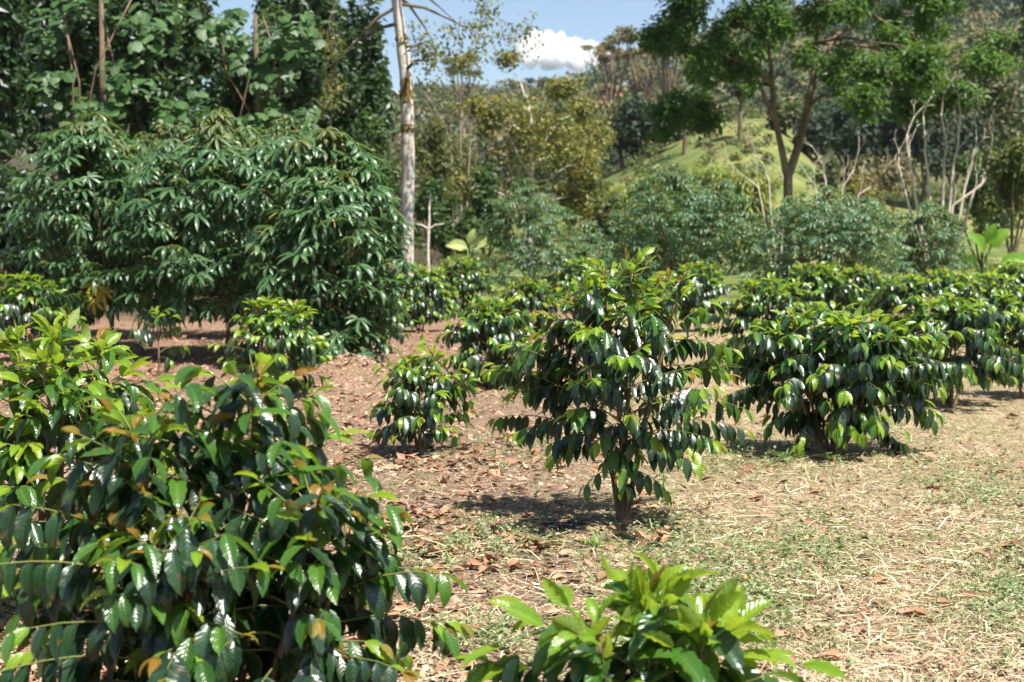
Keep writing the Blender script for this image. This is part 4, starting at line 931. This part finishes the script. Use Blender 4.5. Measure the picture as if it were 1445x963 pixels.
# ================================================================== ground cover
def gpts(n, g, y0=4.0, y1=42., spread=.56):
    q = g.random(n); y = y0/(1-q*(1-y0/y1)); x = (g.random(n)*2-1)*spread*y; return x, y
def lay(x, y, lift, tilt, g, flatn=.12):
    n = len(x); a = g.random(n)*2*math.pi; z = ground(x, y)+lift
    d = np.stack([np.cos(a), np.sin(a), np.full(n, 0.)+tilt], 1); nn = np.stack([g.normal(size=n)*flatn, g.normal(size=n)*flatn, np.ones(n)], 1)
    return np.stack([x, y, z], 1), frames(d, nn)
def straw_mask(x, y):
    pr = sstep(-.2, 1.1, x-.05*y+.9*(fbm(x*1.3, y*1.3, 51, 3)-.5)); pa = sstep(.42, .62, fbm(x*2.3, y*2.3, 52, 3))
    return np.clip(.10+.9*pr*(.35+.65*pa)+.18*pa, 0, 1)
def straw():
    g = np.random.default_rng(201); x, y = gpts(190000, g, 4.0, 28); k = g.random(len(x)) < straw_mask(x, y); x, y = x[k], y[k]; n = len(x)
    cl = g.random(n) < .75; P, R3 = lay(x, y, g.uniform(.002, .03, n), g.normal(size=n)*.14, g, .4)
    t1 = Leaf([(-.012, 0, 0), (.012, 0, 0), (-.010+.06, .5, .05), (.014+.06, .5, .05), (-.004, 1, .0), (.006, 1, .0)], [(0, 1, 3, 2), (2, 3, 5, 4)], [(0, 0)]*6)
    t2 = Leaf([(-.014, 0, 0), (.014, 0, 0), (-.012-.07, .5, .06), (.014-.07, .5, .06), (-.004, .95, .02), (.006, .95, .02)], [(0, 1, 3, 2), (2, 3, 5, 4)], [(0, 0)]*6)
    S = g.uniform(.03, .13, n)*np.where(g.random(n) < .06, 2.2, 1); h = g.random(n) < .5
    V, Q, U, _ = join([stamp(t1, P[h], R3[h], S[h]), stamp(t2, P[~h], R3[~h], S[~h])])
    props(link('straw', make_mesh('straw', V, Q, M['straw'], None, U, False)), 'cut dry straw lying over the right part of the soil', 'straw', None, 'stuff')
straw()
def chips():
    g = np.random.default_rng(202); x, y = gpts(42000, g, 4.0, 24); P, R3 = lay(x, y, g.uniform(.001, .010, len(x)), g.normal(size=len(x))*.08, g, .5)
    t = Leaf([(-.1, 0, 0), (.12, .05, .05), (.09, .8, .06), (-.06, 1, 0)], [(0, 1, 2, 3)], [(0, 0)]*4); t2 = Leaf([(-.45, 0, 0), (.35, .05, .12), (.42, .8, .0), (-.35, 1, .1)], [(0, 1, 2, 3)], [(0, 0)]*4)
    h = g.random(len(x)) < .6; S = g.uniform(.012, .045, len(x)); mi = (g.random(len(x)) < .45).astype(int)
    V, Q, U, Mi = join([stamp(t, P[h], R3[h], S[h], mi[h]), stamp(t2, P[~h], R3[~h], S[~h]*.7, mi[~h])])
    props(link('litter', make_mesh('litter', V, Q, [M['straw'], M['dry_leaf']], Mi, U, False)), 'fine chips of straw and leaf crumbs on the soil', 'litter', None, 'stuff')
chips()
def clods():
    g = np.random.default_rng(203); n = 9000; x, y = gpts(n, g, 4.0, 22); v = []
    V0 = np.array([(1, 0, 0), (-1, 0, 0), (0, 1, 0), (0, -1, 0), (0, 0, .8), (0, 0, -.8)], float); F0 = np.array([(0, 2, 4), (2, 1, 4), (1, 3, 4), (3, 0, 4), (2, 0, 5), (1, 2, 5), (3, 1, 5), (0, 3, 5)])
    mm = g.random(n) < .25; x = np.where(mm, MOUND[0]+g.normal(size=n)*.6, x); y = np.where(mm, MOUND[1]+g.normal(size=n)*.7, y)
    s = g.uniform(.005, .018, n)*np.where(g.random(n) < .08, 2.4, 1); V = V0[None]*s[:, None, None]*g.uniform(.6, 1.4, (n, 6, 1)); V += np.stack([x, y, ground(x, y)], 1)[:, None]
    T = (F0[None]+(np.arange(n)*6)[:, None, None]).reshape(-1, 3)
    props(link('soil_clods', make_mesh('soil_clods', V.reshape(-1, 3), T, M['clod'], smooth=False)), 'crumbs and small clods of pinkish soil', 'soil', None, 'stuff')
clods()
def stubble():
    g = np.random.default_rng(208); x, y = gpts(60000, g, 4.0, 30); k = g.random(len(x)) < straw_mask(x, y)*sstep(.42, .60, fbm(x*2.6, y*2.6, 57, 3)); x, y = x[k], y[k]
    n = len(x)*2; x = np.repeat(x, 2)+g.normal(size=n)*.012; y = np.repeat(y, 2)+g.normal(size=n)*.012
    a = g.random(n)*6.283; lean = g.uniform(.6, 4, n); d = np.stack([np.cos(a)*lean, np.sin(a)*lean, np.ones(n)], 1); nn = np.stack([-np.cos(a), -np.sin(a), lean], 1)
    t = Leaf([(-.02, 0, 0), (.02, 0, 0), (-.016, .5, .03), (.016, .5, .03), (-.003, 1, -.15), (.003, 1, -.15)], [(0, 1, 3, 2), (2, 3, 5, 4)], [(0, 0)]*6)
    V, Q, U, _ = stamp(t, np.stack([x, y, ground(x, y)], 1), frames(d, nn), g.uniform(.03, .10, n))
    props(link('dry_stubble', make_mesh('dry_stubble', V, Q, M['straw'], None, U, False)), 'matted dry grass stubble standing in the straw', 'stubble', None, 'stuff')
stubble()
def grasses():
    g = np.random.default_rng(204); x, y = gpts(46000, g, 4.0, 36); m = fbm(x*1.1, y*1.1, 61, 3)+.30*(fbm(x*5, y*5, 62, 2)-.5)
    gm = sstep(.50, .66, m+.05*sstep(0, 1, x)); k = g.random(len(x)) < gm*.8+.015
    x, y = x[k], y[k]; n = len(x); j = g.integers(0, n, n*2); x = x[j]+g.normal(size=n*2)*.02; y = y[j]+g.normal(size=n*2)*.02; n = len(x)
    a = g.random(n)*6.283; lean = g.uniform(.3, 1.6, n); d = np.stack([np.cos(a)*lean, np.sin(a)*lean, np.ones(n)], 1); nn = np.stack([-np.cos(a), -np.sin(a), lean], 1)
    t = Leaf([(-.03, 0, 0), (.03, 0, 0), (-.025, .5, .03), (.025, .5, .03), (-.003, 1, -.18), (.003, 1, -.18)], [(0, 1, 3, 2), (2, 3, 5, 4)], [(0, 0)]*6)
    V, Q, U, _ = stamp(t, np.stack([x, y, ground(x, y)], 1), frames(d, nn), g.uniform(.025, .075, n)*np.where(g.random(n) < .04, 2.2, 1))
    props(link('grass', make_mesh('grass', V, Q, M['grass'], None, U, False)), 'short green grass sprouting in patches', 'grass', None, 'stuff')
grasses()
PATCH = [(1000, 810, 90, 45), (940, 745, 40, 30), (690, 760, 60, 18), (1040, 860, 80, 30), (760, 632, 90, 18), (1010, 655, 90, 16), (1090, 640, 50, 18), (1150, 770, 60, 30), (1430, 840, 50, 60), (1400, 700, 60, 30), (700, 905, 60, 18), (350, 640, 70, 20), (215, 930, 30, 20), (1250, 610, 80, 20), (560, 790, 40, 14), (870, 925, 60, 20), (1330, 665, 60, 18)]
def gp(px, py):
    d = F*CAMH/max(20, (py-337)); return at(px, py, d)[:2]
def weeds():
    g = np.random.default_rng(205); X, Y = [], []; FX = []
    for (px, py, a, b) in PATCH:
        n = int(a*b*.09)+18; qx = px+g.normal(size=n)*a*.8; qy = py+g.normal(size=n)*b*.8
        for u, v in zip(qx, qy): 
            p = gp(u, v); X.append(p[0]); Y.append(p[1])
    for k in range(34): FX.append(gp(1000+g.normal()*70, 800+g.normal()*38))
    x, y = gpts(1700, g, 4, 26); X += list(x); Y += list(y); X = np.array(X); Y = np.array(Y)
    X = np.repeat(X, 5); Y = np.repeat(Y, 5); X = X+g.normal(size=len(X))*.022; Y = Y+g.normal(size=len(Y))*.022; n = len(X)
    a = g.random(n)*6.283; d = np.stack([np.cos(a), np.sin(a), g.uniform(-.1, .9, n)], 1); nn = np.stack([g.normal(size=n)*.3, g.normal(size=n)*.3, np.ones(n)], 1)
    V, Q, U, _ = stamp(Leaf([(0, 0, 0), (.25, .35, .07), (.22, .7, .02), (0, 1, -.15), (-.22, .7, .02), (-.25, .35, .07)], [(0, 1, 2, 3), (0, 3, 4, 5)], [(0, 0)]*6), np.stack([X, Y, ground(X, Y)+g.uniform(.004, .05, n)], 1), frames(d, nn), g.uniform(.012, .040, n))
    props(link('low_weeds', make_mesh('low_weeds', V, Q, M['weed'], None, U, False)), 'patches of low green weeds on the straw', 'weeds', None, 'stuff')
    fx = np.array(FX); fx = fx[:26]
    pet = blade(3, 3, .3, .3, .1)
    V = []; Q = []; o = 0
    for q in range(6):
        c, s = math.cos(q*1.047), math.sin(q*1.047); v = pet.V.copy(); X_ = v[:, 0]*c+v[:, 1]*s; Y_ = -v[:, 0]*s+v[:, 1]*c; V += list(zip(X_, Y_, v[:, 2])); Q += [tuple(np.array(f)+o) for f in pet.Q]; o += len(v)
    me = make_mesh('weed_flower', np.array(V)*.008, np.array(Q), M['flower'])
    for k in range(len(fx)):
        x, y = fx[k]; o = link('weed_flower', me); o.location = (x, y, gz(x, y)+.055); o.rotation_euler = (g.uniform(.3, .9), g.uniform(-.3, .3), g.uniform(0, 6)); props(o, ('wide open ' if k % 3 == 0 else 'tilted ' if k % 3 == 1 else 'half turned ')+'tiny yellow flower in weeds above the lime green plant', 'flower', 'yellow flowers in the weeds')
weeds()

def tussock(px, py, label, seed, n=40, L=.22, flat=False):
    g = np.random.default_rng(seed); x, y = gp(px, py); base = np.array([x, y, gz(x, y)-.005]); a = g.random(n)*6.283; lean = g.uniform(.25, 1.3 if not flat else 3, n)
    t = blade(6, 3, .035, .9, .2); d = np.stack([np.cos(a)*lean, np.sin(a)*lean, np.ones(n)], 1); nn = np.stack([-np.cos(a), -np.sin(a), lean], 1)
    P = np.stack([g.normal(size=n)*.012, g.normal(size=n)*.012, np.zeros(n)], 1); V, Q, U, _ = stamp(t, P, frames(d, nn), g.uniform(.5, 1.1, n)*L)
    o = link('grass_tuft', make_mesh('grass_tuft', V, Q, M['grass'], None, U)); o.location = base; props(o, label, 'grass tuft')
tussock(842, 775, 'bright green grass tuft at the front edge of the middle shrub shadow', 1, 34, .15)
tussock(1108, 652, 'grass tuft with long blades below the wide dense coffee shrub', 2, 26, .20)
tussock(1175, 650, 'small grass tuft in the shadow of the wide dense coffee shrub', 3, 22, .17)
tussock(770, 768, 'flattened pale grass tuft left of the bright green one', 4, 22, .18, True)
tussock(940, 700, 'grass tuft beside the leaf heap of the middle shrub', 5, 20, .14)
tussock(1175, 770, 'pale green grass tuft in the straw right of the leaf heap', 6, 26, .14, True)
tussock(735, 608, 'small grass tuft on the soil behind the middle shrub', 7, 20, .12)

# ------------------------------------------------------------------ dry fallen leaves
def curled(seed, cols=5, rows=7):
    r = random.Random(seed); w_ = r.uniform(.22, .34); c = r.uniform(.5, 1.7); V = []; Q = []
    for i in range(rows):
        t = i/(rows-1); ww = max(.012, w_*math.sin(math.pi*t**.85)**.8) if 0 < t < 1 else .012
        for j in range(cols):
            u = -1+2*j/(cols-1); a = u*c*math.sin(math.pi*min(1, t+.15))
            V.append((math.sin(a)/max(.3, c)*ww*1.1+.10*seed % .2*t*t, t, (1-math.cos(a))/max(.3, c)*ww*1.2+.22*(t-.5)**2+.03*math.sin(t*9+u*4+seed)))
    for i in range(rows-1):
        for j in range(cols-1): a = i*cols+j; Q.append((a, a+1, a+cols+1, a+cols))
    return Leaf(V, Q, [(v[0]+.5, v[1]) for v in V])
CUR = [curled(k) for k in range(7)]; CUR_ME = [make_mesh('fallen_leaf', t.V-np.array([0, .5, 0]), t.Q, M['dry_leaf'], None, t.uv) for t in CUR]
CURL = [curled(k, 3, 4) for k in range(5)]
SHAPES = ['tightly rolled', 'broad open', 'narrow', 'half curled', 'wide cupped', 'slightly folded', 'thin twisted']
def fallen(x, y, S, az, k, label, group=None, flip=False, up=.0):
    if group: label = ('small ' if S < .085 else 'large ' if S > .12 else '')+SHAPES[k % 7]+' '+label+(' lying face down' if flip else '')
    o = link('fallen_leaf', CUR_ME[k % len(CUR_ME)]); o.location = (x, y, gz(x, y)+(.035*S/.15 if flip else .008)+up); o.scale = (S, S, S); o.rotation_euler = (math.pi if flip else rnd.uniform(-.15, .2), rnd.uniform(-.25, .25), az)
    return props(o, label, 'dry leaf', group)
for (px, py, S, az, k, lb) in [(1372, 787, .15, 1.5, 1, 'broad orange dry leaf on the straw at the right'), (1424, 779, .16, 1.0, 2, 'orange dry leaf with raised edge near the right frame edge'), (1282, 878, .17, 1.2, 3, 'long curled dry leaf over a hollow in the straw'),
        (1222, 762, .10, .3, 4, 'purplish curled dry leaf standing in the straw'), (1066, 705, .12, 1.4, 5, 'small dark red dry leaf lying flat on bare soil'), (1312, 690, .10, .8, 6, 'dark brown folded leaf in grass on the right'), (1410, 665, .10, 1.5, 0, 'dark folded leaf in the grass near the right edge'),
        (1148, 695, .13, 1.3, 1, 'pale orange dry leaf among green blades right of the middle shrub'), (1245, 825, .11, -.9, 2, 'small orange twisted leaf in the straw left of the broad one'), (1325, 862, .13, 1.2, 5, 'red brown leaf pair beside the long curled leaf'),
        (612, 728, .15, 1.3, 0, 'large flat orange leaf on the path left of the shadow'), (590, 742, .16, -1.1, 3, 'brick red leaf touching the large left shrub on the path'), (615, 788, .16, -1.2, 2, 'curled orange leaf lying beside a green weed on the path'), (693, 792, .15, -.5, 5, 'narrow orange leaf pointing at the leaf heap'), (662, 950, .17, 1.1, 4, 'pale orange leaf at the bottom edge of the path'),
        (1165, 948, .18, 1.4, 1, 'large pinkish leaf at the bottom edge right of the young plant')]:
    x, y = gp(px, py); fallen(x, y, S, az, k, lb)
g = np.random.default_rng(206)
for k in range(26):      # heap at the foot of the middle shrub
    px, py = 912+g.normal()*34, 752+g.normal()*24; x, y = gp(px, py); fallen(x, y, g.uniform(.09, .16), g.uniform(-.6, 1.2), k, 'brown leaf in the heap at the middle shrub', 'dry leaves heaped at the middle shrub', k % 3 == 0, g.uniform(0, .07))
for k in range(46):
    px, py = 760+g.normal()*85, 795+g.normal()*22; x, y = gp(px, py); fallen(x, y, g.uniform(.07, .14), g.uniform(0, 6), k, 'orange leaf on the path by the shadow', 'dry leaves on the path', k % 3 == 0, g.uniform(0, .015))
for k in range(26):
    px, py = 620+g.normal()*60, 715+g.normal()*30; x, y = gp(px, py); fallen(x, y, g.uniform(.07, .13), g.uniform(0, 6), k, 'dry leaf on the path beside the large left shrub', 'dry leaves beside the large left shrub', k % 3 == 0, g.uniform(0, .015))
for k in range(60):
    px, py = 120+g.normal()*120, 850+g.normal()*70; x, y = gp(px, py); fallen(x, y, g.uniform(.08, .16), g.uniform(0, 6), k, 'red brown leaf under the large left shrub', 'dry leaves under the large left shrub', k % 3 == 0, g.uniform(0, .02))
for k in range(40):
    px, py = 1230+g.normal()*110, 760+g.normal()*90; x, y = gp(px, max(620, min(py, 955))); fallen(x, y, g.uniform(.04, .085), g.uniform(0, 6), k, 'dry leaf caught in the straw on the right', 'small dry leaves in the straw', k % 3 == 0, .01)
def far_litter():
    g = np.random.default_rng(209); n = 9000; y = g.uniform(9, 25, n); x = (g.random(n)*2-1)*.52*y
    k = g.random(n) < np.clip(.15+sstep(2.5, -2, x-.05*y), 0, 1)*(.25+.75*sstep(.38, .58, fbm(x*1.3, y*1.3, 75, 3))); x, y = x[k], y[k]; n = len(x)
    P, R3 = lay(x, y, g.uniform(.004, .03, n), g.normal(size=n)*.3, g, .5)
    t = Leaf([(0, 0, 0), (.24, .4, .12), (.0, .5, 0), (0, 1, .1), (-.24, .4, .15)], [(0, 1, 3, 2), (0, 2, 3, 4)], [(0, 0)]*5)
    V, Q, U, _ = stamp(t, P, R3, g.uniform(.05, .14, n)); props(link('fallen_leaves', make_mesh('fallen_leaves', V, Q, M['dry_leaf'], None, U, False)), 'reddish dry leaves strewn between the farther coffee rows', 'leaf litter', None, 'stuff')
far_litter()
def leaf_litter():
    g = np.random.default_rng(207); x, y = gpts(26000, g, 4.2, 34)
    mk = np.clip(sstep(.35, -1.2, x-.02*y+.8*(fbm(x, y, 71, 3)-.5))+.5*sstep(11, 20, y), 0, 1)*(.3+.7*sstep(.40, .6, fbm(x*1.7, y*1.7, 72, 3)))+.05
    k = g.random(len(x)) < mk; x, y = x[k], y[k]; n = len(x); P, R3 = lay(x, y, g.uniform(.004, .018, n), g.normal(size=n)*.2, g, .4); tv = g.integers(0, 5, n); S = g.uniform(.035, .10, n)
    V, Q, U, _ = join([stamp(CURL[i], P[tv == i], R3[tv == i], S[tv == i]) for i in range(5)])
    props(link('fallen_leaves', make_mesh('fallen_leaves', V, Q, M['dry_leaf'], None, U)), 'carpet of small reddish dry leaves under the plants', 'leaf litter', None, 'stuff')
leaf_litter()

def stick(name, label, cat, p, q, rad, mat, sides=7, bend=.02, up=.0):
    r = random.Random(int(p[0]*7+q[1])); a, b = gp(*p), gp(*q); n = 7; base = np.array([a[0], a[1], gz(*a)]); pts = []
    for i in range(n):
        t = i/(n-1); x, y = a[0]*(1-t)+b[0]*t, a[1]*(1-t)+b[1]*t; pts.append((x+r.uniform(-bend, bend), y+r.uniform(-bend, bend), gz(x, y)+rad*.8+up*t))
    t = Tubes(); t.add(pts, [rad*r.uniform(.8, 1.15)*(1-.35*i/n) for i in range(n)], sides); o = t.build(name, M[mat], None, base); o.location = base; props(o, label, cat)
stick('log', 'pale bleached log lying behind the small upright coffee shrub', 'log', (645, 533), (708, 542), .045, 'log', 9)
stick('twig', 'thin dark twig on the path near the lime green plant', 'twig', (688, 856), (712, 866), .006, 'brown_bark', 5, .004)
stick('twig', 'long pale twig slanting across the path', 'twig', (635, 902), (692, 872), .004, 'log', 4, .006)
stick('twig', 'crooked brown twig at the foot of the dome shaped shrub', 'twig', (712, 585), (722, 600), .012, 'brown_bark', 5, .02)
stick('twig', 'forked looking pale twig in the straw at the right', 'twig', (1300, 850), (1340, 815), .004, 'straw', 4, .006, .03)
stick('twig', 'long straw stalk lying right of the leaf heap', 'straw stalk', (950, 735), (1040, 722), .004, 'straw', 4, .004)
stick('twig', 'bent pale stalk in the straw at the bottom right', 'straw stalk', (1215, 935), (1250, 912), .005, 'straw', 4, .01, .04)
def charred():
    g = np.random.default_rng(9); x, y = gp(792, 742); base = np.array([x, y, gz(x, y)]); root = empty('charred_debris', base, 'black charred scraps in the shadow of the middle shrub', 'charred debris')
    for k in range(9):
        a = g.uniform(0, 6.28); c = g.normal(size=3)*np.array([.05, .05, .006])+np.array([0, 0, .02]); L = g.uniform(.03, .07); t = Tubes()
        d = np.array([math.cos(a), math.sin(a), g.uniform(-.2, .3)])*L; t.add([c-d, c+np.array([0, 0, .006]), c+d], [.008, .013, .006], 5); t.build('scrap', M['char'], root)
charred()
def fill_sapling(px, py, label, seed, n=9, H=.2):
    g = np.random.default_rng(seed); x, y = gp(px, py); base = np.array([x, y, gz(x, y)]); root = empty('seedling', base, label, 'seedling'); t = Tubes(); t.add([base, base+np.array([.01, 0, H])], [.004, .002], 5); t.build('stem', M['twig'], root, base)
    for k in range(n):
        a = k*2.4; h = H*(.35+.65*k/n); u = g.uniform(-.3, .6); d = np.array([[math.cos(a), math.sin(a), u]]); R3 = frames(d, np.array([[0, 0, 1.]]))[0]; s = g.uniform(.05, .085)
        o = bpy.data.objects.new('leaf', COF_MD_ME[k % 3][1]); COL.objects.link(o); o.parent = root; m = np.eye(4); m[:3, :3] = R3*s; m[:3, 3] = (0, 0, h); o.matrix_basis = Matrix(m.tolist())
fill_sapling(215, 945, 'tiny green seedling in the sun patch under the large left shrub', 1)
fill_sapling(935, 690, 'small weed seedling right of the middle shrub stem', 2, 8, .16)
fill_sapling(1040, 640, 'leafy weed seedling between the middle and wide coffee shrubs', 3, 10, .18)
